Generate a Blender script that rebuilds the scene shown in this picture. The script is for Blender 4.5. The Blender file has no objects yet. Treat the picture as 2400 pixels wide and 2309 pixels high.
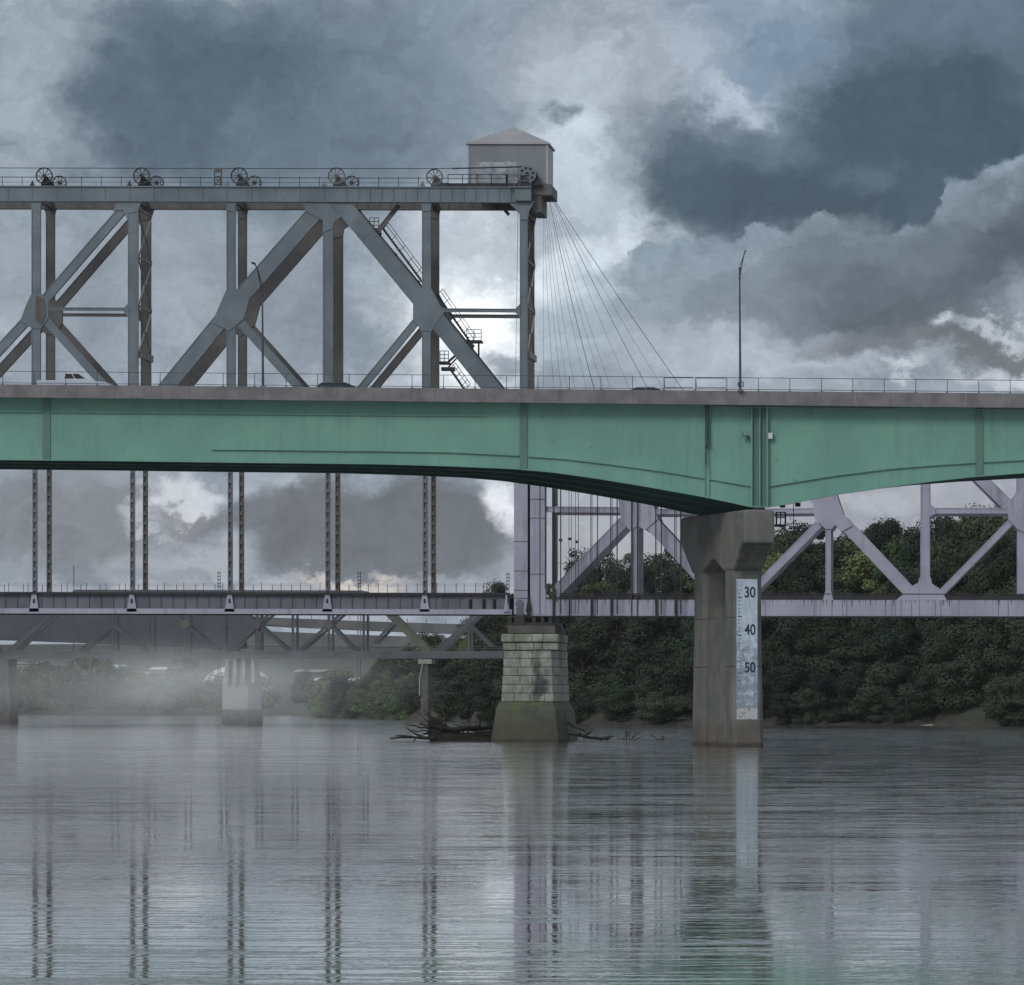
import bpy, math, random
from mathutils import Vector, Matrix
random.seed(7)
R = math.radians
F = 15000.0; U0 = 2300.0; VH = 1640.0; H = 3.8       # focal length in photo pixels, principal point, eye height
GY = 519.0; AY = 588.0                               # distance of the girder bridge and of the truss bridge

# ------------------------------------------------------------------ camera
scene = bpy.context.scene
COL = scene.collection
cam = bpy.data.cameras.new('camera'); cam_o = bpy.data.objects.new('camera', cam); COL.objects.link(cam_o)
cam_o.location = (0, 0, H); cam_o.rotation_euler = (R(90), 0, 0)
cam.sensor_width = 36; cam.lens = F/2400*36
cam.shift_x = (1200-U0)/2400; cam.shift_y = (VH-1154.5)/2400
cam.clip_start = 1; cam.clip_end = 20000
scene.camera = cam_o
scene.view_settings.view_transform = 'Standard'; scene.view_settings.look = 'None'
scene.view_settings.gamma = 1; scene.view_settings.exposure = 0
scene.cycles.volume_bounces = 3
scene.cycles.max_bounces = 6
scene.cycles.volume_max_steps = 64

def lin(c):
    return tuple(((x/255)/12.92 if x/255 <= .04045 else ((x/255+.055)/1.055)**2.4) for x in c)
def lc(c): return lin(c) + (1.0,)

# ------------------------------------------------------------------ node helper
class NT:
    def __init__(s, tree): s.t = tree; s.n = tree.nodes; s.l = tree.links
    def new(s, typ, **kw):
        n = s.n.new(typ)
        for k, v in kw.items(): setattr(n, k, v)
        return n
    def put(s, sock, v):
        if isinstance(v, bpy.types.NodeSocket): s.l.new(v, sock)
        elif v is not None: sock.default_value = v
    def math(s, op, a, b=None, c=None, clamp=False):
        n = s.new('ShaderNodeMath', operation=op, use_clamp=clamp)
        s.put(n.inputs[0], a)
        if b is not None: s.put(n.inputs[1], b)
        if c is not None: s.put(n.inputs[2], c)
        return n.outputs[0]
    def vmath(s, op, a, b=None, c=None):
        n = s.new('ShaderNodeVectorMath', operation=op)
        s.put(n.inputs[0], a)
        if b is not None: s.put(n.inputs[1], b)
        if c is not None: s.put(n.inputs[2], c)
        return n.outputs['Value'] if op in ('LENGTH', 'DOT_PRODUCT') else n.outputs[0]
    def scale(s, a, f):
        n = s.new('ShaderNodeVectorMath', operation='SCALE'); s.put(n.inputs[0], a); s.put(n.inputs['Scale'], f); return n.outputs[0]
    def comb(s, x, y, z):
        n = s.new('ShaderNodeCombineXYZ'); s.put(n.inputs[0], x); s.put(n.inputs[1], y); s.put(n.inputs[2], z); return n.outputs[0]
    def sep(s, v):
        n = s.new('ShaderNodeSeparateXYZ'); s.put(n.inputs[0], v); return n.outputs
    def noise(s, vec, scale, detail=4, rough=.5, dist=0, col=False):
        n = s.new('ShaderNodeTexNoise'); s.put(n.inputs['Vector'], vec)
        s.put(n.inputs['Scale'], scale); n.inputs['Detail'].default_value = detail
        n.inputs['Roughness'].default_value = rough; n.inputs['Distortion'].default_value = dist
        return n.outputs['Color'] if col else n.outputs[0]
    def mr(s, v, a, b, c=0, d=1, smooth=True):
        n = s.new('ShaderNodeMapRange', interpolation_type='SMOOTHSTEP' if smooth else 'LINEAR')
        s.put(n.inputs[0], v); s.put(n.inputs[1], a); s.put(n.inputs[2], b); s.put(n.inputs[3], c); s.put(n.inputs[4], d)
        return n.outputs[0]
    def mix(s, f, a, b, blend='MIX'):
        n = s.new('ShaderNodeMix', data_type='RGBA', blend_type=blend)
        s.put(n.inputs['Factor'], f); s.put(n.inputs['A'], a); s.put(n.inputs['B'], b)
        return n.outputs['Result']

# ------------------------------------------------------------------ sky
SUN_EL, SUN_AZ = 35, 208      # azimuth clockwise from +Y: behind the camera, a little to the left
def make_world():
    w = bpy.data.worlds.new('World'); scene.world = w; w.use_nodes = True
    t = NT(w.node_tree); t.n.clear()
    tc = t.new('ShaderNodeTexCoord').outputs['Generated']
    x, y, z = t.sep(tc)
    yy = t.math('MAXIMUM', y, .04)
    u = t.math('MULTIPLY_ADD', t.math('DIVIDE', x, yy), F/100, U0/100)          # bearing, in hundreds
    v = t.math('MULTIPLY_ADD', t.math('DIVIDE', z, yy), -F/100, VH/100)         # height, in hundreds
    p0 = t.comb(u, v, 0)
    w1 = t.noise(t.comb(u, t.math('MULTIPLY', v, 1.25), 3.1), .42, 7, .58, 0, True)
    w1 = t.scale(t.vmath('SUBTRACT', w1, (.5, .5, .5)), 3.2)
    w2 = t.noise(t.comb(u, t.math('MULTIPLY', v, 1.2), 9.7), 2.1, 8, .68, 0, True)
    w2 = t.scale(t.vmath('SUBTRACT', w2, (.5, .5, .5)), .95)
    p = t.vmath('ADD', t.vmath('ADD', p0, w1), w2)
    px_, py_, _ = t.sep(p)
    # broken grey base
    f1 = t.noise(t.vmath('MULTIPLY', p, (1, 1.5, 1)), .32, 6, .55)
    base = t.mix(t.mr(f1, .32, .68), lc((124, 135, 146)), lc((158, 167, 177)))
    def blob(col, cu, cv, ru, rv, c, st=.9, soft=.5, rot=0, wp=None):
        q = t.vmath('SUBTRACT', wp or p, (cu/100, cv/100, 0))
        if rot:
            a = R(rot); qx, qy, _ = t.sep(q)
            q = t.comb(t.math('ADD', t.math('MULTIPLY', qx, math.cos(a)), t.math('MULTIPLY', qy, math.sin(a))),
                       t.math('SUBTRACT', t.math('MULTIPLY', qy, math.cos(a)), t.math('MULTIPLY', qx, math.sin(a))), 0)
        d = t.vmath('LENGTH', t.vmath('MULTIPLY', q, (100/ru, 100/rv, 0)))
        m = t.mr(d, 1+soft*.6, 1-soft, 0, st)
        return t.mix(m, col, lc(c))
    c = base
    for b in [
        (60, 150, 190, 330, (146, 156, 165), .8, .7),
        (650, 395, 520, 110, (116, 129, 141), .75, .8),
        (1110, 110, 240, 260, (122, 136, 149), .75, .8),
        (650, 190, 430, 310, (90, 106, 120), .92, .85),
        (360, 260, 200, 250, (88, 103, 117), .93, .45),
        (520, 120, 170, 130, (78, 97, 112), .8, .95),
        (-20, 340, 90, 60, (112, 122, 133), .7, .7),
        (1380, 130, 230, 190, (146, 153, 163), .8, .8),
        (1350, 370, 120, 230, (178, 188, 197), .85, .8),
        (1850, 110, 240, 160, (114, 133, 152), .8, .8),
        (1730, 215, 90, 40, (170, 179, 190), .8, .7),
        (1310, 262, 34, 34, (112, 126, 138), .8, .8),
        (1470, 500, 60, 130, (190, 199, 207), .75, .9),
        (2330, 110, 420, 260, (92, 110, 125), .93, .4),
        (1740, 410, 310, 175, (80, 97, 111), .96, .5),
        (2140, 340, 300, 240, (72, 90, 105), .97, .35),
        (2350, 290, 200, 120, (70, 88, 102), .8, .7),
        (1850, 460, 280, 100, (68, 85, 99), .85, .8),
        (1780, 320, 120, 60, (104, 121, 134), .6, .8),
        (2020, 400, 90, 50, (96, 113, 126), .6, .8),
    ]: c = blob(c, *b)
    # the billowing lower bank in front of the dark mass, its top edge as a curve over bearing
    fc = t.new('ShaderNodeFloatCurve')
    pts = [(1100, 720), (1280, 650), (1400, 610), (1475, 575), (1629, 560), (1727, 540), (1788, 514), (1849, 524), (1922, 499), (1996, 532),
           (2090, 540), (2160, 515), (2204, 480), (2215, 425), (2314, 386), (2400, 337), (2560, 290), (2800, 250)]
    cm = fc.mapping.curves[0]
    def nx(a): return (a-1000)/2000
    def ny(b): return b/1000
    cm.points[0].location = (0, ny(760)); cm.points[1].location = (1, ny(240))
    for a, b in pts: cm.points.new(nx(a), ny(b))
    fc.mapping.update()
    t.put(fc.inputs['Value'], t.math('ADD', t.math('MULTIPLY', t.math('ADD', u, t.math('MULTIPLY', t.sep(w2)[0], 1.2)), 1/20), -.5, clamp=True))
    edge = t.math('MULTIPLY', fc.outputs[0], 10)
    puff = t.new('ShaderNodeTexVoronoi', feature='SMOOTH_F1'); t.put(puff.inputs['Vector'], t.vmath('ADD', p0, w2)); puff.inputs['Scale'].default_value = 1.3
    puff.inputs['Smoothness'].default_value = .3
    dv = t.math('SUBTRACT', v, t.math('ADD', edge, t.math('MULTIPLY_ADD', puff.outputs['Distance'], .45, -.15)))
    dv = t.math('ADD', dv, t.math('MULTIPLY', t.sep(w2)[1], .35))
    bank = t.mr(dv, -.05, .14)
    left = t.mr(t.sep(p)[0], 12.8, 15.0)
    below = t.mr(v, 9.6, 8.6)
    bn = t.noise(t.vmath('MULTIPLY', p, (1, 1.4, 1)), .5, 6, .55)
    g = t.mr(dv, 0, 2.6)
    bc = t.mix(g, lc((132, 146, 157)), lc((143, 152, 162)))
    bc = t.mix(t.mr(bn, .35, .7, 0, .55), bc, lc((112, 124, 136)))
    c = t.mix(t.math('MULTIPLY', bank, t.math('MULTIPLY', left, below)), c, bc)
    for b in [
        (2100, 660, 360, 100, (94, 103, 114), .92, .7, -8),
        (2400, 560, 230, 150, (78, 89, 102), .9, .8),
        (2080, 590, 260, 70, (104, 115, 127), .7, .8),
        (1760, 700, 160, 60, (118, 128, 139), .6, .8),
        (1330, 650, 120, 70, (186, 195, 203), .9, .8, -25),
        (1130, 730, 170, 200, (222, 226, 229), .95, .8),
        (1070, 560, 170, 90, (166, 175, 184), .7, .8),
        (1210, 850, 55, 45, (122, 133, 144), .8, .6),
        (1330, 770, 110, 120, (152, 165, 175), .85, .6),
        (250, 640, 420, 200, (136, 145, 155), .8, .8),
        (650, 700, 200, 200, (128, 137, 148), .5, .8),
        (1750, 830, 330, 70, (162, 170, 181), .85, .7),
        (2150, 730, 260, 60, (92, 99, 109), .8, .6),
        (2080, 800, 220, 38, (100, 103, 111), .7, .6),
        (2320, 815, 160, 40, (106, 108, 114), .8, .6, 10),
        (2350, 775, 80, 24, (172, 178, 184), .8, .9, 12),
        (2230, 740, 50, 22, (176, 184, 191), .8, .8),
        (2120, 868, 60, 22, (178, 184, 191), .8, .8),
        (2350, 880, 110, 26, (180, 184, 190), .8, .8),
        (150, 1220, 330, 150, (122, 125, 131), .85, .7),
        (960, 1230, 360, 130, (106, 111, 117), .95, .35),
        (700, 1250, 150, 110, (108, 112, 118), .9, .5),
        (440, 1165, 110, 60, (182, 186, 192), .92, .4),
        (350, 1215, 70, 25, (172, 177, 183), .8, .5),
        (480, 1215, 130, 24, (118, 121, 127), .85, .6),
        (430, 1300, 170, 55, (162, 166, 172), .8, .7),
        (1180, 1150, 50, 80, (206, 209, 213), .9, .8, -20),
        (600, 1395, 900, 42, (158, 161, 168), .85, .7),
        (820, 1348, 130, 18, (190, 184, 178), .85, .7),
        (1400, 1290, 220, 150, (160, 163, 169), .85, .7),
        (2100, 1200, 600, 170, (149, 152, 161), .9, .6),
        (2080, 1150, 170, 40, (164, 167, 175), .7, .8),
    ]: c = blob(c, *b)
    fine = t.noise(t.vmath('MULTIPLY', p, (1, 1.6, 1)), 1.6, 6, .6)
    c = t.mix(.32, c, t.mix(t.mr(fine, .25, .75, 0, 1, False), (.74, .74, .74, 1), (1.28, 1.28, 1.28, 1)), 'MULTIPLY')
    rid = t.noise(t.vmath('MULTIPLY', p, (1, 1.3, 1)), .8, 8, .62, .6)
    c = t.mix(.5, c, t.mix(t.mr(rid, .3, .7, 0, 1), (.86, .87, .88, 1), (1.14, 1.13, 1.12, 1)), 'MULTIPLY')
    gm = t.new('ShaderNodeGamma'); t.put(gm.inputs[0], c); gm.inputs[1].default_value = 1.32
    k_ = .33**(-.32); c = t.mix(1.0, gm.outputs[0], (k_*1.0, k_*.995, k_*.99, 1), 'MULTIPLY')
    hs_ = t.new('ShaderNodeHueSaturation'); hs_.inputs['Saturation'].default_value = .88; t.put(hs_.inputs['Color'], c); c = hs_.outputs[0]
    up = t.mr(z, .12, .6)
    c = t.mix(up, c, lc((176, 184, 194)))
    sky = t.new('ShaderNodeTexSky', sky_type='NISHITA'); sky.sun_disc = False
    sky.sun_elevation = R(SUN_EL); sky.sun_rotation = R(SUN_AZ); sky.air_density = 1; sky.dust_density = 2
    b1 = t.new('ShaderNodeBackground'); t.l.new(sky.outputs[0], b1.inputs[0]); b1.inputs[1].default_value = .06
    b2 = t.new('ShaderNodeBackground'); t.l.new(c, b2.inputs[0]); b2.inputs[1].default_value = 1.24
    ms = t.new('ShaderNodeMixShader'); ms.inputs[0].default_value = .93
    t.l.new(b1.outputs[0], ms.inputs[1]); t.l.new(b2.outputs[0], ms.inputs[2])
    o = t.new('ShaderNodeOutputWorld'); t.l.new(ms.outputs[0], o.inputs[0])
    w.cycles.sampling_method = 'MANUAL'; w.cycles.sample_map_resolution = 1024
make_world()
sun = bpy.data.lights.new('sun', 'SUN'); sun_o = bpy.data.objects.new('sun', sun); COL.objects.link(sun_o)
sun.energy = 1.15; sun.angle = R(18); sun.color = (1, .975, .94)
a, e = R(SUN_AZ), R(SUN_EL)
sd = Vector((math.sin(a)*math.cos(e), math.cos(a)*math.cos(e), math.sin(e)))
sun_o.rotation_euler = sd.to_track_quat('Z', 'Y').to_euler(); sun_o.location = sd*400

# ------------------------------------------------------------------ geometry helpers
def X(u, Y=AY): return (u-U0)*Y/F
def Z(v, Y=AY): return H+(VH-v)*Y/F
def P(u, v, Y=AY): return Vector((X(u, Y), Y, Z(v, Y)))
def S(px, Y=AY): return px*Y/F

def interp(pts, u):
    if u <= pts[0][0]: a, b = pts[0], pts[1]
    elif u >= pts[-1][0]: a, b = pts[-2], pts[-1]
    else:
        for i in range(len(pts)-1):
            if pts[i][0] <= u <= pts[i+1][0]: a, b = pts[i], pts[i+1]; break
    return a[1]+(b[1]-a[1])*(u-a[0])/(b[0]-a[0])

class MB:
    def __init__(s): s.v = []; s.f = []; s.k = 0
    def add(s, vs, fs):
        n = len(s.v); s.v += [tuple(q) for q in vs]; s.f += [tuple(i+n for i in f) for f in fs]; return s
    def box(s, x0, x1, y0, y1, z0, z1):
        vs = [(x0, y0, z0), (x1, y0, z0), (x1, y1, z0), (x0, y1, z0), (x0, y0, z1), (x1, y0, z1), (x1, y1, z1), (x0, y1, z1)]
        return s.add(vs, [(0, 3, 2, 1), (4, 5, 6, 7), (0, 1, 5, 4), (1, 2, 6, 5), (2, 3, 7, 6), (3, 0, 4, 7)])
    def prism(s, poly, y0, y1):                     # poly of (x,z), extruded along y
        a = sum(poly[i][0]*poly[(i+1) % len(poly)][1]-poly[(i+1) % len(poly)][0]*poly[i][1] for i in range(len(poly)))
        if a < 0: poly = poly[::-1]
        n = len(poly)
        vs = [(q[0], y0, q[1]) for q in poly]+[(q[0], y1, q[1]) for q in poly]
        fs = [tuple(range(n)), tuple(range(2*n-1, n-1, -1))]
        fs += [(i, i+n, (i+1) % n+n, (i+1) % n) for i in range(n)]
        return s.add(vs, fs)
    def bar(s, p0, p1, w, d, side=None, ext=0):     # beam; w in the picture plane, d along y, front face at p.y
        p0, p1 = Vector(p0), Vector(p1); t = (p1-p0).normalized(); p0 = p0-t*ext; p1 = p1+t*ext
        yv = Vector((0, 1, 0)) if abs(t.y) < .9 else Vector((0, 0, 1))
        if side: yv = Vector(side)
        n = t.cross(yv).normalized()*(w/2); dv = n.cross(t).normalized()*d
        if dv.dot(yv) < 0: dv = -dv
        vs = [p0-n, p0+n, p1+n, p1-n, p0-n+dv, p0+n+dv, p1+n+dv, p1-n+dv]
        return s.add(vs, [(0, 1, 2, 3), (7, 6, 5, 4), (0, 4, 5, 1), (1, 5, 6, 2), (2, 6, 7, 3), (3, 7, 4, 0)])
    def tube(s, pts, r, n=6, r1=None, cap=True):
        pts = [Vector(q) for q in pts]; m = len(pts); base = len(s.v); r1 = r if r1 is None else r1
        ref = None
        for i, q in enumerate(pts):
            t = (pts[min(i+1, m-1)]-pts[max(i-1, 0)]).normalized()
            if ref is None: ref = Vector((0, 0, 1)) if abs(t.z) < .9 else Vector((1, 0, 0))
            a_ = t.cross(ref).normalized(); b_ = a_.cross(t).normalized(); ref = b_
            rr = r+(r1-r)*i/max(1, m-1)
            for k in range(n):
                an = 2*math.pi*k/n; s.v.append(tuple(q+a_*math.cos(an)*rr+b_*math.sin(an)*rr))
        for i in range(m-1):
            for k in range(n):
                s.f.append((base+i*n+k, base+i*n+(k+1) % n, base+(i+1)*n+(k+1) % n, base+(i+1)*n+k))
        if cap:
            s.f.append(tuple(base+k for k in range(n))[::-1]); s.f.append(tuple(base+(m-1)*n+k for k in range(n)))
        return s
    def rings(s, rs, cap=True):                     # loft through rings of equal length
        n = len(rs[0]); base = len(s.v)
        for r_ in rs: s.v += [tuple(q) for q in r_]
        for i in range(len(rs)-1):
            for k in range(n):
                s.f.append((base+i*n+k, base+i*n+(k+1) % n, base+(i+1)*n+(k+1) % n, base+(i+1)*n+k))
        if cap:
            s.f.append(tuple(base+k for k in range(n))[::-1]); s.f.append(tuple(base+(len(rs)-1)*n+k for k in range(n)))
        return s
    def build(s, name, mat, parent=None, bevel=0, smooth=False, fix=True, loc=None):
        me = bpy.data.meshes.new(name)
        org = parent_origin(parent) if parent else Vector(loc or (0, 0, 0))
        me.from_pydata([(q[0]-org[0], q[1]-org[1], q[2]-org[2]) for q in s.v], [], s.f)
        if fix:
            import bmesh
            bm = bmesh.new(); bm.from_mesh(me); bmesh.ops.recalc_face_normals(bm, faces=bm.faces); bm.to_mesh(me); bm.free()
        if smooth:
            for q in me.polygons: q.use_smooth = True
        me.materials.append(mat)
        o = bpy.data.objects.new(name, me); COL.objects.link(o)
        if parent: o.parent = parent
        else: o.location = org
        if bevel:
            b = o.modifiers.new('bevel', 'BEVEL'); b.width = bevel; b.segments = 2; b.limit_method = 'ANGLE'
        return o
def parent_origin(p):
    v = Vector((0, 0, 0))
    while p: v += Vector(p.location); p = p.parent
    return v
def tag(o, label=None, cat=None, group=None, kind=None):
    if label: o['label'] = label
    if cat: o['category'] = cat
    if group: o['group'] = group
    if kind: o['kind'] = kind
    return o
def thing(name, loc, label, cat, group=None):
    o = bpy.data.objects.new(name, None); COL.objects.link(o); o.location = loc; o.empty_display_size = .5
    return tag(o, label, cat, group)

# ------------------------------------------------------------------ materials
def mat(name, c1, c2=None, scale=.5, rough=.6, metal=0, streak=0, sc=(30, 25, 20), bump=0, bscale=3, spots=None, spec=.5, contrast=(.35, .65), sst=.55):
    m = bpy.data.materials.new(name); m.use_nodes = True; t = NT(m.node_tree)
    b = t.n['Principled BSDF']; pos = t.new('ShaderNodeNewGeometry').outputs['Position']
    col = lc(c1)
    if c2: col = t.mix(t.mr(t.noise(pos, scale, 6, .6), *contrast), lc(c1), lc(c2))
    if streak:
        sv = t.vmath('MULTIPLY', pos, (1, 1, .06))
        f = t.mr(t.noise(sv, 2.2, 5, .65), sst, .8, 0, streak)
        f2 = t.mr(t.noise(pos, .35, 3, .5), .35, .65)
        col = t.mix(t.math('MULTIPLY', f, f2), col, lc(sc))
    if spots:
        f = t.mr(t.noise(pos, spots[1], 5, .7), spots[2], spots[2]+.08, 0, .8)
        col = t.mix(f, col, lc(spots[0]))
    t.put(b.inputs['Base Color'], col)
    b.inputs['Roughness'].default_value = rough; b.inputs['Metallic'].default_value = metal
    b.inputs['Specular IOR Level'].default_value = spec
    if bump:
        bn = t.new('ShaderNodeBump'); bn.inputs['Strength'].default_value = bump; bn.inputs['Distance'].default_value = .05
        t.put(bn.inputs['Height'], t.noise(pos, bscale, 6, .6)); t.l.new(bn.outputs[0], b.inputs['Normal'])
    return m
M = {}
M['green'] = mat('green_paint', (112, 159, 141), (102, 148, 135), .22, .55, streak=.35, sc=(72, 102, 90), bump=.05, sst=.46, spots=((78, 92, 80), 1.1, .64))
M['green_dark'] = mat('green_paint_shaded', (52, 96, 88), (40, 74, 70), .3, .7)  # same girder green, darkened in colour for the shade under the deck
M['green_band'] = mat('green_paint_dull', (88, 124, 110), (82, 116, 106), .4, .6, streak=.5, sc=(66, 100, 90))
M['parapet'] = mat('parapet_concrete', (124, 121, 121), (106, 103, 105), .7, .85, streak=.6, sc=(72, 66, 63), bump=.15)
M['concrete'] = mat('pier_concrete', (118, 116, 111), (96, 95, 93), .28, .9, streak=.8, sc=(50, 51, 52), bump=.2, bscale=2, sst=.45)
M['steel'] = mat('bluegrey_paint', (113, 124, 130), (96, 107, 113), .3, .5, streak=.5, sc=(84, 88, 88), bump=.05, spots=((92, 76, 66), 1.6, .63))
M['steel_back'] = mat('weathered_rusty_steel', (98, 97, 97), (84, 81, 79), .5, .7, streak=.6, sc=(70, 56, 48), bump=.1, spots=((120, 84, 62), 1.2, .66))
M['lilac'] = mat('lilac_grey_paint', (168, 168, 184), (154, 155, 172), .3, .5, streak=.7, sc=(92, 88, 96), bump=.05, sst=.44, spots=((98, 88, 80), 1.8, .65))
M['lilac_dark'] = mat('dull_lilac_paint', (112, 110, 122), (94, 92, 104), .4, .6, streak=.8, sc=(62, 54, 56))
M['dark'] = mat('dark_steel', (48, 46, 50), (36, 34, 38), .6, .6, streak=.4)
M['black'] = mat('black_iron', (26, 27, 30), (18, 19, 22), .8, .5)
M['rail'] = mat('rail_steel', (74, 86, 96), (60, 70, 80), .5, .45, metal=.3)
M['lace'] = mat('faded_bracing', (150, 140, 134), (126, 116, 110), 1.2, .7)
M['rope'] = mat('wire_rope', (92, 98, 104), None, rough=.5)
M['house'] = mat('house_cladding', (132, 136, 142), (122, 126, 132), .3, .5, streak=.3, sc=(96, 96, 104))
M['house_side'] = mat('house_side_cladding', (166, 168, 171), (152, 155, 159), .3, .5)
M['roof'] = mat('roof_sheet', (172, 170, 172), (160, 158, 161), .3, .45)
M['patch'] = mat('faded_patch', (168, 176, 182), (128, 132, 140), 1.2, .6, streak=.6, sc=(112, 114, 124))
M['wood'] = mat('drift_wood', (46, 41, 37), (28, 25, 23), 1.5, .9, bump=.5)
M['glass'] = mat('car_glass', (18, 24, 30), None, rough=.08)
M['tyre'] = mat('tyre_rubber', (22, 22, 22), None, rough=.9)
M['chrome'] = mat('bright_metal', (170, 174, 178), None, rough=.25, metal=.8)
M['lens'] = mat('lamp_lens', (190, 186, 176), None, rough=.2)
M['bark'] = mat('bark', (58, 50, 42), (40, 34, 28), 3, .9)
M['haze_steel'] = mat('grey_bridge_steel', (86, 88, 92), (72, 74, 80), .3, .7, streak=.4)
M['haze_steel_green'] = mat('olive_bridge_steel', (94, 98, 82), (78, 82, 72), .3, .7, streak=.4)
M['viaduct'] = mat('viaduct_concrete', (112, 112, 112), (96, 96, 98), .2, .8)
M['viaduct_steel'] = mat('viaduct_girder', (80, 81, 88), (70, 71, 79), .2, .7)
M['pale_conc'] = mat('pale_concrete', (150, 150, 146), (134, 134, 130), .2, .9, streak=.4)
M['white'] = mat('white_cladding', (206, 208, 210), (190, 192, 196), .2, .6)
M['town'] = mat('town_wall', (150, 144, 138), (130, 128, 126), .1, .8)

def wet_band(m, top=.45):
    """silt and algae stain the river leaves just above the waterline"""
    t = NT(m.node_tree); b = t.n['Principled BSDF']; old = b.inputs['Base Color'].links[0].from_socket
    pos = t.new('ShaderNodeNewGeometry').outputs['Position']; z = t.sep(pos)[2]
    e = t.math('ADD', z, t.math('MULTIPLY', t.math('SUBTRACT', t.noise(t.vmath('MULTIPLY', pos, (1, 1, .3)), 1.4, 4, .6), .5), .7))
    t.put(b.inputs['Base Color'], t.mix(t.mr(e, top, top-.3, 0, .8), old, lc((44, 42, 36))))
    t.put(b.inputs['Base Color'], t.mix(t.mr(e, 2.4, 1.4, 0, .35), b.inputs['Base Color'].links[0].from_socket, lc((74, 66, 58))))
wet_band(M['concrete'])
def stone_mat():
    m = bpy.data.materials.new('pier_stone'); m.use_nodes = True; t = NT(m.node_tree); b = t.n['Principled BSDF']
    pos = t.new('ShaderNodeNewGeometry').outputs['Position']
    col = t.mix(t.mr(t.noise(pos, .9, 7, .65), .35, .65), lc((132, 136, 128)), lc((162, 166, 156)))
    col = t.mix(t.mr(t.noise(t.vmath('MULTIPLY', pos, (1, 1, .5)), .5, 6, .6), .5, .62, 0, .7), col, lc((112, 120, 98)))
    # a shapely soot stain down the middle of the front
    x, y, z = t.sep(pos)
    n = t.scale(t.vmath('SUBTRACT', t.noise(pos, .8, 6, .7, 0, True), (.5, .5, .5)), 2.8)
    q = t.vmath('ADD', pos, n); qx, qy, qz = t.sep(q)
    d = t.vmath('LENGTH', t.comb(t.math('DIVIDE', t.math('SUBTRACT', qx, X(1266)), .75), 0, t.math('DIVIDE', t.math('SUBTRACT', qz, Z(1595)), 3.2)))
    col = t.mix(t.mr(d, 1.25, .3, 0, .8), col, lc((44, 40, 48)))
    col = t.mix(t.mr(t.noise(t.vmath('MULTIPLY', pos, (1, 1, .12)), 1.6, 6, .7), .55, .75, 0, .6), col, lc((76, 74, 70)))
    t.put(b.inputs['Base Color'], col); b.inputs['Roughness'].default_value = .95
    bn = t.new('ShaderNodeBump'); bn.inputs['Strength'].default_value = .6; bn.inputs['Distance'].default_value = .08
    t.put(bn.inputs['Height'], t.noise(pos, 2.5, 6, .65)); t.l.new(bn.outputs[0], b.inputs['Normal'])
    return m
M['stone'] = stone_mat()
M['stone_base'] = mat('mossy_concrete', (92, 93, 80), (74, 76, 66), .35, .95, streak=.5, sc=(70, 68, 62), bump=.2, spots=((88, 100, 66), .45, .50))
wet_band(M['stone_base'], .3)
M['stone_dark'] = mat('sooty_stone', (96, 92, 88), (74, 72, 70), .8, .9, streak=.7, sc=(44, 42, 42), bump=.3)

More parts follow.
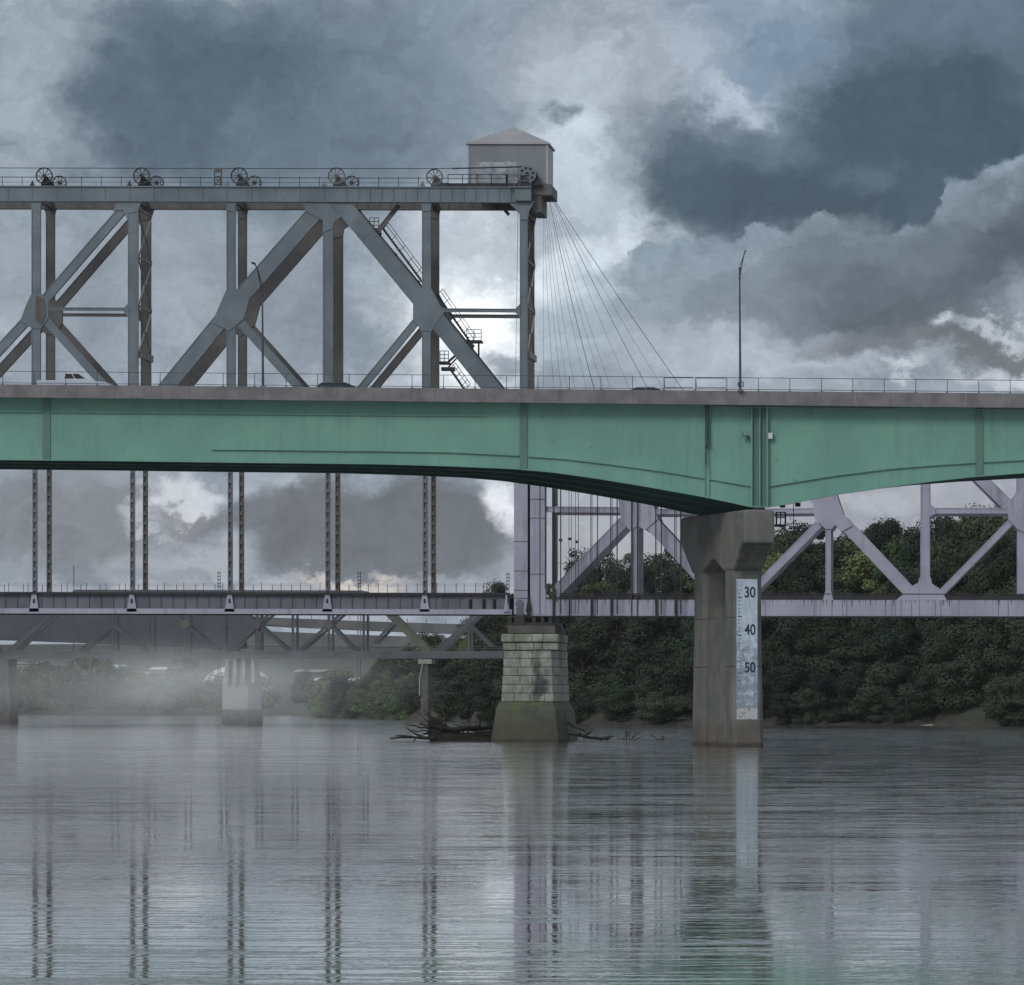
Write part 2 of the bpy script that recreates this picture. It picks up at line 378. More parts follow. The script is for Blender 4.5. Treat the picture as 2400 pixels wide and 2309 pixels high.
def water_mat():
    m = bpy.data.materials.new('river_water'); m.use_nodes = True; t = NT(m.node_tree); b = t.n['Principled BSDF']
    pos = t.new('ShaderNodeNewGeometry').outputs['Position']
    def slope(sx, sy, det, amp, off):
        n = t.noise(t.vmath('ADD', t.vmath('MULTIPLY', pos, (sx, sy, 1)), (off, off*2, off)), 1, det, .6, 0, True)
        return t.vmath('MULTIPLY', t.vmath('SUBTRACT', n, (.5, .5, .5)), amp)
    # wind patches: long bands of calm and of ruffled water
    pt = t.noise(t.vmath('MULTIPLY', pos, (.012, .11, 1)), 1, 6, .7)
    pt2 = t.noise(t.vmath('MULTIPLY', pos, (.2, 1.5, 1)), 1, 7, .72)
    x, y, z = t.sep(pos)
    bear = t.math('DIVIDE', x, t.math('MAXIMUM', y, 1))
    amp = t.math('MULTIPLY', t.mr(pt, .38, .66, .45, 1.5), t.mr(pt2, .45, .64, .22, 3.2))
    right = t.mr(t.math('ADD', x, t.math('MULTIPLY', y, .068)), -8, 10, .8, 1.35)
    calm = t.math('MULTIPLY', t.mr(y, 130, 480), t.mr(t.math('ADD', x, t.math('MULTIPLY', y, .068)), 4, -10))
    amp = t.math('MULTIPLY', t.math('MULTIPLY', amp, right), t.math('MULTIPLY_ADD', calm, 1.5, 1.0))
    rough_far = t.math('MULTIPLY', t.mr(y, 280, 650), t.mr(t.math('ADD', x, t.math('MULTIPLY', y, .068)), -2, 8))
    amp = t.math('MULTIPLY', amp, t.math('MULTIPLY_ADD', rough_far, .25, 1.0))
    s1 = slope(1.5, 2.6, 5, (.09, .24, 0), 0)
    s2 = slope(5.0, 7.0, 4, (.08, .24, 0), 7)
    s3 = slope(.45, 1.15, 4, (.05, .16, 0), 3)
    sl = t.scale(t.vmath('ADD', t.vmath('ADD', s1, s3), s2), amp)
    sx_, sy_, _ = t.sep(sl)
    ab = t.math('ABSOLUTE', sy_)      # mostly gentle facets with a tail of steep ones
    sy_ = t.math('MULTIPLY', t.math('MULTIPLY', ab, t.math('MULTIPLY_ADD', ab, 9.0, .38)), -1)
    nrm = t.vmath('NORMALIZE', t.comb(sx_, sy_, 1.0))
    t.l.new(nrm, b.inputs['Normal'])
    t.put(b.inputs['Base Color'], t.mix(t.mr(pt, .3, .7), lc((48, 44, 37)), lc((58, 54, 47))))
    b.inputs['Roughness'].default_value = .6; b.inputs['Specular IOR Level'].default_value = 0
    gl = t.new('ShaderNodeBsdfGlossy'); gl.inputs['Roughness'].default_value = .03; gl.inputs['Color'].default_value = (.98, .955, .93, 1); t.l.new(nrm, gl.inputs['Normal'])
    fr = t.new('ShaderNodeFresnel'); fr.inputs['IOR'].default_value = 1.33; t.l.new(nrm, fr.inputs['Normal'])
    mx = t.new('ShaderNodeMixShader'); t.put(mx.inputs[0], t.mr(fr.outputs[0], 0, .75, .12, 1, False))
    t.l.new(b.outputs[0], mx.inputs[1]); t.l.new(gl.outputs[0], mx.inputs[2])
    out = [n for n in t.n if n.type == 'OUTPUT_MATERIAL'][0]; t.l.new(mx.outputs[0], out.inputs['Surface'])
    return m
def chord_mat():
    m = mat('stained_lilac_chord', (168, 168, 184), (154, 155, 172), .3, .5, streak=.5, sc=(92, 88, 96), sst=.44)
    t = NT(m.node_tree); b = t.n['Principled BSDF']; old = b.inputs['Base Color'].links[0].from_socket
    pos = t.new('ShaderNodeNewGeometry').outputs['Position']; z = t.sep(pos)[2]
    f = t.noise(t.vmath('MULTIPLY', pos, (3.2, 1, .12)), 1.3, 5, .7)      # grime run down from the track edge
    g = t.mr(z, Z(1444), Z(1405), .12, -.10, False)
    k = t.mr(t.math('SUBTRACT', f, g), .60, .66, 0, .75)
    t.put(b.inputs['Base Color'], t.mix(k, old, lc((58, 52, 56)))); return m
def X(u, Y=AY): return (u-U0)*Y/F
M['chord'] = chord_mat()
M['water'] = water_mat()

def ground_mat():
    m = bpy.data.materials.new('bank_ground'); m.use_nodes = True; t = NT(m.node_tree); b = t.n['Principled BSDF']
    pos = t.new('ShaderNodeNewGeometry').outputs['Position']; z = t.sep(pos)[2]
    n = t.noise(pos, .12, 6, .6)
    mud = t.mix(t.mr(t.noise(pos, .8, 6, .7), .4, .6), lc((66, 59, 53)), lc((46, 42, 38)))
    veg = t.mix(t.mr(n, .35, .65), lc((46, 54, 40)), lc((62, 66, 50)))
    f = t.mr(t.math('ADD', z, t.math('MULTIPLY', n, 1.5)), 1.3, 2.6)
    t.put(b.inputs['Base Color'], t.mix(f, mud, veg)); b.inputs['Roughness'].default_value = .95
    bn = t.new('ShaderNodeBump'); bn.inputs['Strength'].default_value = .6; bn.inputs['Distance'].default_value = .3
    t.put(bn.inputs['Height'], t.noise(pos, .9, 6, .7)); t.l.new(bn.outputs[0], b.inputs['Normal'])
    return m
M['ground'] = ground_mat()

def leaf_mat(name, c1, c2, c3):
    m = bpy.data.materials.new(name); m.use_nodes = True; t = NT(m.node_tree); b = t.n['Principled BSDF']
    g = t.new('ShaderNodeNewGeometry'); pos = g.outputs['Position']
    oi = t.new('ShaderNodeObjectInfo').outputs['Random']
    col = t.mix(t.mr(t.noise(pos, .35, 4, .6), .35, .65), lc(c1), lc(c2))
    col = t.mix(t.mr(oi, .2, 1, 0, .85, False), col, lc(c3))
    wn = t.new('ShaderNodeTexWhiteNoise', noise_dimensions='1D'); t.put(wn.inputs['W'], t.math('MULTIPLY', oi, 91.7))
    col = t.mix(t.mr(wn.outputs['Value'], 0, 1, 0, 1, False), t.mix(1.0, col, (.5, .52, .55, 1), 'MULTIPLY'), t.mix(1.0, col, (1.75, 1.7, 1.5, 1), 'MULTIPLY'))
    col = t.mix(t.mr(g.outputs['Random Per Island'], 0, 1, 0, .22, False), col, t.mix(.5, col, (1.0, 1.0, .7, 1), 'OVERLAY'))
    t.put(b.inputs['Base Color'], col); b.inputs['Roughness'].default_value = .75
    b.inputs['Specular IOR Level'].default_value = .25
    return m
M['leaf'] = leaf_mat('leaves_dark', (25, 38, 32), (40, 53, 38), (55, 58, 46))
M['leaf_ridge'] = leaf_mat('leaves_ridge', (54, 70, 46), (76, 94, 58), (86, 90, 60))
M['leaf_bright'] = leaf_mat('leaves_green', (54, 74, 46), (80, 102, 62), (60, 70, 52))  # brighter green foliage of the low bushes at the wood's left end
M['leaf_far'] = leaf_mat('leaves_far', (54, 74, 56), (78, 92, 66), (84, 84, 66))

# ------------------------------------------------------------------ ground and water
SHORE = [(-3000, 1672), (-200, 1673), (300, 1675), (600, 1676), (700, 1677), (740, 1680), (800, 1684), (900, 1686), (1000, 1688), (1150, 1693), (1400, 1697),
         (1800, 1699), (2100, 1700), (2400, 1702), (2700, 1704), (5000, 1710)]
BLUFF = [(-3000, 4), (600, 4), (760, 1), (860, 1.5), (960, 4), (1080, 8), (1180, 16), (1350, 19.5), (1600, 20.5), (1850, 19.5), (2050, 21), (2500, 20.5), (5000, 20)]
def shoreY(u): return F*H/(interp(SHORE, u)-VH)
def ground_z(x, y):
    if y < 30: return -4.0
    u = U0+F*x/y
    d = y-shoreY(u)
    if d < 0: return max(-4, d*.08)-.0
    bl = interp(BLUFF, u)
    k = min(1, d/ (70 if u > 800 else 160)); k = k*k*(3-2*k)
    hgt = min(d*.11, 1.0)+bl*k
    if d > 100: hgt += min((d-100)*.012, 60)*(1 if u < 1100 else .25)
    return hgt
def build_ground():
    m = MB(); us = list(range(-4600, 6200, 60)); 
    ys = [-400, 30, 300, 700, 850] + [880+8*i for i in range(100)] + [1700+40*i for i in range(40)] + [3600, 4500, 6000]
    for y in ys:
        for u in us:
            yy = max(y, 600)
            x = (u-U0)*yy/F if y > 600 else (u-U0)*600/F*1.0
            z = ground_z(x, y) + (random.uniform(-.12, .12) if y > 800 else 0)
            m.v.append((x, y, z))
    n = len(us)
    for j in range(len(ys)-1):
        for i in range(n-1): m.f.append((j*n+i, j*n+i+1, (j+1)*n+i+1, (j+1)*n+i))
    o = m.build('ground', M['ground'], fix=False, smooth=True); tag(o, kind='structure')
    w = MB(); w.add([(-1500, -300, 0), (1500, -300, 0), (1500, 2400, 0), (-1500, 2400, 0)], [(0, 1, 2, 3)])
    tag(w.build('water', M['water'], fix=False), kind='structure')
build_ground()

# ------------------------------------------------------------------ green girder bridge
PT = [(-600, 897.5), (0, 903), (1200, 913.5), (2400, 924.5), (3000, 930)]
PB = [(-600, 927), (0, 932.5), (1200, 945), (2400, 957.5), (3000, 963)]
GB = [(-600, 1078), (0, 1078), (300, 1081), (600, 1085), (800, 1087), (906, 1088.5), (1059, 1093), (1200, 1099), (1293, 1107), (1400, 1122), (1507, 1139.5),
      (1650, 1165), (1721, 1180), (1752, 1187.5), (1764, 1189), (1800, 1189), (1812, 1187), (1833, 1184.5), (1956, 1160), (2082, 1142), (2181, 1129), (2281, 1118), (2400, 1109), (2600, 1098), (3000, 1090)]
GL = [(495, 1053.5), (600, 1054), (753, 1056), (906, 1057.5), (1059, 1060), (1150, 1064.5), (1218, 1068), (1236, 1069.5), (1329, 1076), (1436, 1089), (1543, 1103.5),
      (1661, 1122.5), (1759, 1139.5), (1800, 1140), (1956, 1115), (2082, 1099), (2181, 1091), (2281, 1084.5), (2400, 1078), (2600, 1070), (3000, 1064)]
def samp(a, b, step=20):
    n = max(1, int((b-a)/step)); return [a+(b-a)*i/n for i in range(n+1)]
def strip(m, us, top, bot, y0, y1, dx=0, Y=GY):
    rs = []
    for u in us:
        x = X(u, Y)+dx; zt = top(u); zb = bot(u)
        rs.append([(x, y0, zb), (x, y1, zb), (x, y1, zt), (x, y0, zt)])
    m.rings(rs)
br = thing('girder_bridge', (X(1200, GY), GY, 0), 'long green painted steel girder bridge with concrete parapet, crossing the whole photo in front', 'bridge')
PW = GY-1.5     # fascia plane
zt = lambda u: Z(interp(PT, u), GY); zb = lambda u: Z(interp(PB, u), GY)
ROAD = lambda u: zt(u)-.85
# girders
SK = .275
for gi in range(4):
    dy = gi*6.67; y = GY+dy; dx = -SK*dy
    us = samp(-600, 3000)
    m = MB(); strip(m, us, lambda u: zb(u)+.1, lambda u: Z(interp(GB, u), GY)+.02, y, y+.04, dx)
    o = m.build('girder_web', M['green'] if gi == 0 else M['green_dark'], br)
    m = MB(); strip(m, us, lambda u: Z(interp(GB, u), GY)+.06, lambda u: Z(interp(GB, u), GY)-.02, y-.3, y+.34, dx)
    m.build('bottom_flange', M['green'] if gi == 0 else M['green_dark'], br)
    if gi:
        for u in samp(-560, 2960, 230):
            m = MB(); x = X(u, GY)+dx
            m.bar((x+.3, y-6.6, Z(interp(GB, u), GY)+.5), (x, y-.05, Z(interp(GB, u), GY)+.5), .18, .2, side=(0, 0, 1))
            m.bar((x+.3, y-6.6, Z(interp(GB, u), GY)+.5), (x-.9, y-.05, zb(u)-.4), .15, .15, side=(1, 0, 0))
            m.build('cross_frame', M['green_dark'], br)
# stiffeners on the near web
for a, b in ((495, 1217), (1237, 1651), (1662, 1760), (1801, 2286), (2304, 3000)):
    m = MB(); strip(m, samp(a, b), lambda u: Z(interp(GL, u), GY)+.035, lambda u: Z(interp(GL, u), GY)-.035, GY-.2, GY+.02); m.build('stiffener', M['green'], br)
for a, b in ((-560, 99), (119, 1140)):
    m = MB(); g = lambda u: Z(interp([(-600, 960), (0, 965.5), (1140, 975.5), (2000, 985)], u), GY)
    strip(m, samp(a, b), lambda u: g(u)+.03, lambda u: g(u)-.03, GY-.17, GY+.02); m.build('stiffener', M['green'], br)
for a, b in ((100, 118), (1218, 1236), (2286, 2304)):
    m = MB(); m.box(X(a, GY), X(b, GY), GY-.10, GY+.01, Z(interp(GB, (a+b)/2), GY)+.07, zb(a)-.02); m.build('splice_plate', M['green_band'], br)
m = MB(); m.box(X(1765, GY), X(1797, GY), GY-.03, GY+.01, Z(1187, GY), zb(1780)-.05); m.build('bearing_panel', M['green_band'], br)
for u, w in ((1762, 3.5), (1781, 3), (1799, 3.5)):
    m = MB(); m.box(X(u-w/2, GY), X(u+w/2, GY), GY-.32, GY+.01, Z(1187, GY), zb(u)-.04); m.build('bearing_stiffener', M['green'], br)
for u in (1652, 1662):
    m = MB(); m.box(X(u-.8, GY), X(u+.8, GY), GY-.16, GY+.01, Z(interp(GB, u), GY)+.07, zb(u)-.04); m.build('stiffener', M['green'], br)
m = MB(); m.tube([(X(1658, GY), GY-.45, zb(1658)+.1), (X(1658, GY), GY-.45, Z(1042, GY))], .12, 8); m.tube([(X(1656, GY), GY-.3, Z(1040, GY)), (X(1655, GY), GY-.3, Z(1090, GY))], .05, 6)
m.box(X(1653, GY), X(1663, GY), GY-.5, GY-.05, Z(1046, GY), Z(1036, GY))
tag(m.build('drain_pipe', M['rail'], br), 'rusty streaked grey drain pipe')
for a, b in ((1668, 2100), (2290, 2600)):
    m = MB(); m.tube([(X(a, GY), GY-.5, zb(a)-.12), (X(b, GY), GY-.5, zb(b)-.12)], .06, 6); m.build('conduit', M['chrome'], br)
m = MB(); m.tube([(X(1798, GY), GY-.5, zb(1798)-.1), (X(1800, GY), GY-.5, Z(1188, GY))], .035, 6); m.build('conduit', M['chrome'], br)
m = MB(); m.box(X(1801, GY), X(1811, GY), GY-.5, GY-.15, Z(1029, GY), Z(1015, GY)); m.build('junction_box', M['white'], br)
m = MB(); m.box(X(1741, GY), X(1752, GY), GY-.6, GY-.3, Z(1025, GY), Z(1023, GY)); m.box(X(1750, GY), X(1755, GY), GY-.5, GY, Z(1028, GY), Z(1020, GY)); m.tube([(X(1741.5, GY), GY-.45, Z(1024, GY)), (X(1741.5, GY), GY-.45, Z(1013, GY))], .03); m.build('bracket', M['rail'], br)
m = MB(); m.box(X(1731, GY), X(1741, GY), GY-1.2, GY-.6, zb(1736)-.35, zb(1736)+.0); m.build('junction_box', M['rail'], br)
# deck and parapets
m = MB(); us = samp(-600, 3000, 100)
strip(m, us, lambda u: ROAD(u), lambda u: zb(u)+.06, PW+.3, GY+22.5); m.build('deck_slab', M['parapet'], br)
def parapet(y0, y1):
    m = MB(); u = -590
    while u < 2990:
        w = 86.5; a = u+.25; b = u+w-.25
        rs = []
        for q in (a, b):
            x = X(q, GY)
            rs.append([(x, y0, zb(q)), (x, y1, zb(q)), (x, y1, zt(q)), (x, y0+.02, zt(q))])
        m.rings(rs); u += w
    return m
parapet(PW, PW+.32).build('parapet', M['parapet'], br)
m = MB(); strip(m, us, lambda u: zb(u)+.12, lambda u: zb(u)-.02, PW-.05, PW+.29); m.build('drip_edge', M['parapet'], br)
p2 = parapet(GY+22.5, GY+22.85); p2.build('parapet', M['parapet'], br)
# railings
def railing(y, hts, post_step, post_h, start, name):
    m = MB()
    for h_ in hts:
        m.tube([(X(q, GY), y, zt(q)+h_) for q in samp(-590, 2990, 200)], .028, 6)
    u = start
    while u < 2990:
        m.tube([(X(u, GY), y, zt(u)-.02), (X(u, GY), y, zt(u)+post_h)], .03, 6)
        m.box(X(u, GY)-.09, X(u, GY)+.09, y-.08, y+.08, zt(u)-.01, zt(u)+.06); u += post_step
    return m.build(name, M['rail'], br)
railing(PW+.16, (1.07, .13), 73.6, 1.09, 1190-73.6*24, 'railing')
railing(GY+22.7, (.47, .15), 89, .49, 1297-89*20, 'railing')
m = MB()
for a, b in ((1560, 1626), (1634, 1703)):
    y = PW+.02; q0, q1 = X(a, GY), X(b, GY); z0 = zt(a)+.22; z1 = zt(a)+1.0
    m.tube([(q0, y, z0), (q1, y, z0), (q1, y, z1), (q0, y, z1), (q0, y, z0)], .035, 6)
m.build('railing_frame', M['rail'], br)

# lamps on the bridge
def lamp(u, vb, vtop, armpts, label, lean=0):
    b = thing('street_lamp', (X(u, GY), PW-.1, zt(u)), label, 'street lamp', 'street lamps on the green bridge')
    y = PW-.1 if lean == 0 else GY+11
    b.location.y = y
    m = MB(); m.tube([P(u+lean, vb, y), P(u-1.5+lean*.5, vtop, y)], .11, 10, .06); m.build('pole', M['rail'], b)
    m = MB(); m.box(X(u-6, y), X(u+7, y), y-.3, y+.3, Z(vb, y)-.02, Z(vb-3, y)); m.build('base_plate', M['parapet'], b)
    return b, y
b, y = lamp(1735, 916, 625, None, 'tall slim street lamp with upward arm, standing above the pier on the green bridge')
m = MB(); m.tube([P(1734.5, 646, y), P(1736.5, 632, y), P(1743, 600, y), P(1746, 590, y)], .05, 6); m.tube([P(1734, 622, y), P(1738, 612, y), P(1743, 600, y)], .035, 6); m.build('arm', M['rail'], b)
m = MB(); m.rings([[P(1745, 591, y)+Vector((0, -.5, 0)), P(1749, 590, y)+Vector((0, -.5, 0)), P(1749, 587.5, y)+Vector((0, -.4, 0)), P(1745, 588, y)+Vector((0, -.4, 0))],
                  [P(1745, 591, y)+Vector((0, .2, 0)), P(1749, 590, y)+Vector((0, .2, 0)), P(1749, 587.5, y)+Vector((0, .2, 0)), P(1745, 588, y)+Vector((0, .2, 0))]]); m.build('lamp_head', M['rail'], b)
for v in (629, 652):
    m = MB(); m.box(X(1731, y), X(1737, y), y-.15, y+.15, Z(v+1, y), Z(v-1, y)); m.build('bracket', M['rail'], b)
m = MB(); m.tube([P(1731, 907, y), P(1731, 896, y)], .07); m.tube([P(1737, 896, y), P(1742, 896, y), P(1742, 906, y), P(1737, 906, y)], .05); m.build('control_box', M['rail'], b)
b, y = lamp(616, 908, 666, None, 'dark street lamp with a forked curved arm, standing in front of the grey truss diagonals', .4)
m = MB(); m.tube([P(616, 692, y), P(609, 660, y), P(604, 636, y), P(602, 628, y), P(598, 620, y), P(594, 617, y)], .05, 6); m.tube([P(616.5, 668, y), P(611, 655, y), P(603, 630, y)], .04, 6); m.build('arm', M['black'], b)
m = MB(); q = P(592, 617, y); m.prism([(q.x-.12, q.z+.05), (q.x-.02, q.z-.09), (q.x+.28, q.z-.1), (q.x+.2, q.z+.05), (q.x, q.z+.1)], y-.2, y+.2); m.build('lamp_head', M['black'], b)
m = MB(); m.box(X(614.5, y), X(618.5, y), y-.15, y+.15, Z(695, y), Z(690, y)); m.box(X(614.5, y), X(618.5, y), y-.15, y+.15, Z(671, y), Z(664, y)); m.build('bracket', M['black'], b)

# ------------------------------------------------------------------ green bridge pier (skewed)
pr = thing('bridge_pier', (X(1755, GY), GY, 0), 'grey concrete pier with hammerhead cap under the green bridge, gauge board on it', 'bridge pier')
AX = Vector((-.265, .964, 0)).normalized(); AN = Vector((AX.y, -AX.x, 0))      # along the pier (away), across it (right)
HW = 1.16
ORG = Vector((X(1754, GY-1), GY-1, 0))       # middle of the near column's end face
def pp(s_, n_, z_): q = ORG+AX*s_+AN*n_; return (q.x, q.y, z_)
def plan(s0, s1, hw, z_, ch=.35):
    return [pp(s0, -hw+ch, z_), pp(s0, hw-ch, z_), pp(s0+ch, hw, z_), pp(s1-ch, hw, z_), pp(s1, hw-ch, z_), pp(s1, -hw+ch, z_), pp(s1-ch, -hw, z_), pp(s0+ch, -hw, z_)]
ZJ = Z(1449, GY); ZC = Z(1337, GY); CT = Z(1199, GY); CB = Z(1277, GY)
CL = 3.6
def colm(s0, s1):
    m = MB()
    lv = [(-2.5, .25), (Z(1720, GY), .13), (Z(1563, GY)-.01, .05)]
    m.rings([plan(s0-e_, s1+e_, HW+e_, z_) for z_, e_ in lv])
    m.rings([plan(s0-.04, s1+.04, HW+.04, Z(1563, GY)+.02), plan(s0, s1, HW, ZJ-.01)])
    m.rings([plan(s0, s1, HW, ZJ+.02), plan(s0, s1, HW, ZC+.35)])
    return m
colm(0, CL).build('column', M['concrete'], pr, bevel=.05)
colm(11.4, 15).build('column', M['concrete'], pr, bevel=.05)
for s_ in (0, 11.4):
    for z_ in (Z(1563, GY), ZJ): m = MB(); m.rings([plan(s_+.03, s_+CL-.03, HW-.03, z_-.05), plan(s_+.03, s_+CL-.03, HW-.03, z_+.05)]); m.build('joint', M['stone_dark'], pr)
m = MB(); m.rings([[pp(CL-.3, -.82, z_), pp(CL-.3, .82, z_), pp(11.7, .82, z_), pp(11.7, -.82, z_)] for z_ in (-2.5, ZJ)]); m.build('web_wall', M['concrete'], pr)
# cap: profile along the pier
prof = [(-3.9, CT), (19.2, CT), (19.2, CB+.3), (15.1, ZC), (11.3, ZC), (8.0, Z(1308, GY)), (7.0, Z(1308, GY)), (CL+.1, ZC), (-.1, ZC), (-2.2, CB-.55), (-3.0, CB-.1), (-3.9, CB)]
hw = HW+.12; m = MB()
lo = [pp(s_, -hw, z_) for s_, z_ in prof]; hi = [pp(s_, hw, z_) for s_, z_ in prof]
n = len(prof); m.add(lo+hi, [tuple(range(n))[::-1], tuple(range(n, 2*n))]+[(i, (i+1) % n, (i+1) % n+n, i+n) for i in range(n)])
m.build('cap', M['concrete'], pr, bevel=.22)
for gi in range(4):
    q = Vector((X(1781, GY)-SK*gi*6.67, GY+gi*6.67, 0)); m = MB(); m.box(q.x-.55, q.x+.55, q.y-.35, q.y+.4, CT-.01, CT+.14); m.box(q.x-.4, q.x+.4, q.y-.25, q.y+.3, CT+.14, Z(1189, GY)-.02); m.build('bearing', M['dark'], pr)
# access basket beside the cap
m = MB(); y = GY+3; u0, u1 = 1819, 1840
for u in (u0, (u0+u1)/2, u1): m.tube([P(u, 1200, y), P(u, 1229, y)], .05, 6)
for v in (1201, 1213): m.tube([P(u0, v, y), P(u1, v, y)], .05, 6)
for u in (u0, u1): m.tube([P(u, 1201, y), P(u, 1201, y)+Vector((0, 1.5, 0)), P(u, 1229, y)+Vector((0, 1.5, 0))], .05, 6)
m.box(X(1815, y), X(1841, y), y-.05, y+1.6, Z(1234, y), Z(1229, y)); m.tube([P(1837, 1234, y), P(1816, 1263, y)], .05)
m.build('access_platform', M['dark'], pr)
m = MB()
for u, v in ((1870, 1182), (1834, 1184)):
    y = GY+5; q = P(u, v, y); m.box(q.x-.22, q.x+.22, y-.2, y+.3, q.z-.2, q.z+.12); m.tube([q, q+Vector((-.1, 0, .5))], .04)
m.build('floodlight', M['black'], br)
m = MB(); y = GY+5; m.tube([P(1860, 1188, y), P(1860, 1240, y), P(1884, 1240, y)], .035); m.tube([P(1860, 1188, y), P(1860, 1150, y)], .035); m.tube([P(1874, 1240, y), P(1874, 1227, y)], .03); m.tube([P(1872.6, 1233, y), P(1875.4, 1233, y)], .07)
m.build('signal_bracket', M['black'], br)

# gauge board on the pier's end face
gb = thing('gauge_board', (X(1752, GY), GY-1.2, Z(1686, GY)), 'tall weathered pale blue gauge board with numerals 30 40 50 on the concrete pier', 'gauge board')
def gbm():
    m = bpy.data.materials.new('weathered_board'); m.use_nodes = True; t = NT(m.node_tree); b_ = t.n['Principled BSDF']
    pos = t.new('ShaderNodeNewGeometry').outputs['Position']; z = t.sep(pos)[2]
    wear = t.mr(z, Z(1400, GY), Z(1640, GY), .0, .55)
    c = t.mix(t.mr(t.noise(t.vmath('MULTIPLY', pos, (3, 3, .5)), 1.5, 7, .7), .35, .7), lc((196, 208, 220)), lc((158, 175, 190)))
    f = t.mr(t.math('ADD', t.noise(pos, 2.2, 8, .75), t.math('MULTIPLY', wear, .35)), .55, .68, 0, .75)
    c = t.mix(f, c, lc((106, 122, 134)))
    g_ = t.mr(t.noise(pos, 9, 4, .7), .58, .66, 0, .6); c = t.mix(g_, c, lc((208, 216, 220)))
    t.put(b_.inputs['Base Color'], c); b_.inputs['Roughness'].default_value = .5; return m
M['board'] = gbm(); M['ink'] = mat('numeral_ink', (22, 40, 66), (40, 60, 84), 6, .6)
M['board_low'] = mat('scaled_board', (182, 184, 184), (132, 134, 134), 5, .8, contrast=(.5, .62))
ang = math.atan2(-AN.y, AN.x)
def gp(u, v):      # a point on the board's plane (parallel to the end face)
    n_ = (X(u, GY)-X(1754, GY-1))/AN.x
    q = ORG+AN*n_ + Vector((0, -.10, 0)); return Vector((q.x, q.y, Z(v, GY)))
def gbox(m, u0, v0, u1, v1, d0, d1):
    a_ = gp(u0, v0); c_ = gp(u1, v1); nv = -AX
    q = [Vector((a_.x, a_.y, c_.z)), c_, Vector((c_.x, c_.y, a_.z)), a_]
    m.rings([[w_+nv*d0 for w_ in q], [w_+nv*d1 for w_ in q]]); return m
gbox(MB(), 1728, 1358, 1776, 1657, -.05, .03).build('panel', M['board'], gb)
gbox(MB(), 1728, 1658, 1776, 1686, -.05, .025).build('lower_panel', M['board_low'], gb)
m = MB()
k = 0; v = 1364.5
while v < 1640:
    long_ = (k % 5 == 4)
    jit = random.uniform(-1.2, 1.2) if v > 1480 else random.uniform(-.3, .3)
    w_ = 6.3+jit if not long_ else 9.5+jit
    if not (v > 1480 and random.random() < .25):
        gbox(m, 1730.3, v, 1730.3+w_, v+(2.2 if long_ else 1.2), .034, .042)
    v += 8.85; k += 1
m.build('scale_marks', M['ink'], gb)
def text_mesh(txt, u0, v1, u1, v0, name, parent, matl):
    cu = bpy.data.curves.new(name, 'FONT'); cu.body = txt; cu.extrude = .003; cu.offset = .022
    ob = bpy.data.objects.new(name, cu); me = bpy.data.meshes.new_from_object(ob)
    xs = [q.co.x for q in me.vertices]; ys_ = [q.co.y for q in me.vertices]
    x0, x1, y0, y1 = min(xs), max(xs), min(ys_), max(ys_)
    a_, b_ = gp(u0, v0), gp(u1, v1); org = parent_origin(parent)
    for q in me.vertices:
        f = (q.co.x-x0)/(x1-x0); g_ = (q.co.y-y0)/(y1-y0)
        w_ = Vector((a_.x+(b_.x-a_.x)*f, a_.y+(b_.y-a_.y)*f, b_.z+(a_.z-b_.z)*g_)) + (-AX)*(.036+q.co.z)
        q.co = w_-org
    me.materials.append(matl); o = bpy.data.objects.new(name, me); COL.objects.link(o); o.parent = parent; return o
for txt, v0, v1 in (('30', 1375.5, 1401.5), ('40', 1463, 1489), ('50', 1552, 1577)):
    tag(text_mesh(txt, 1746, v1, 1771.5, v0, 'numeral', gb, M['ink']), 'dark blue numeral '+txt)

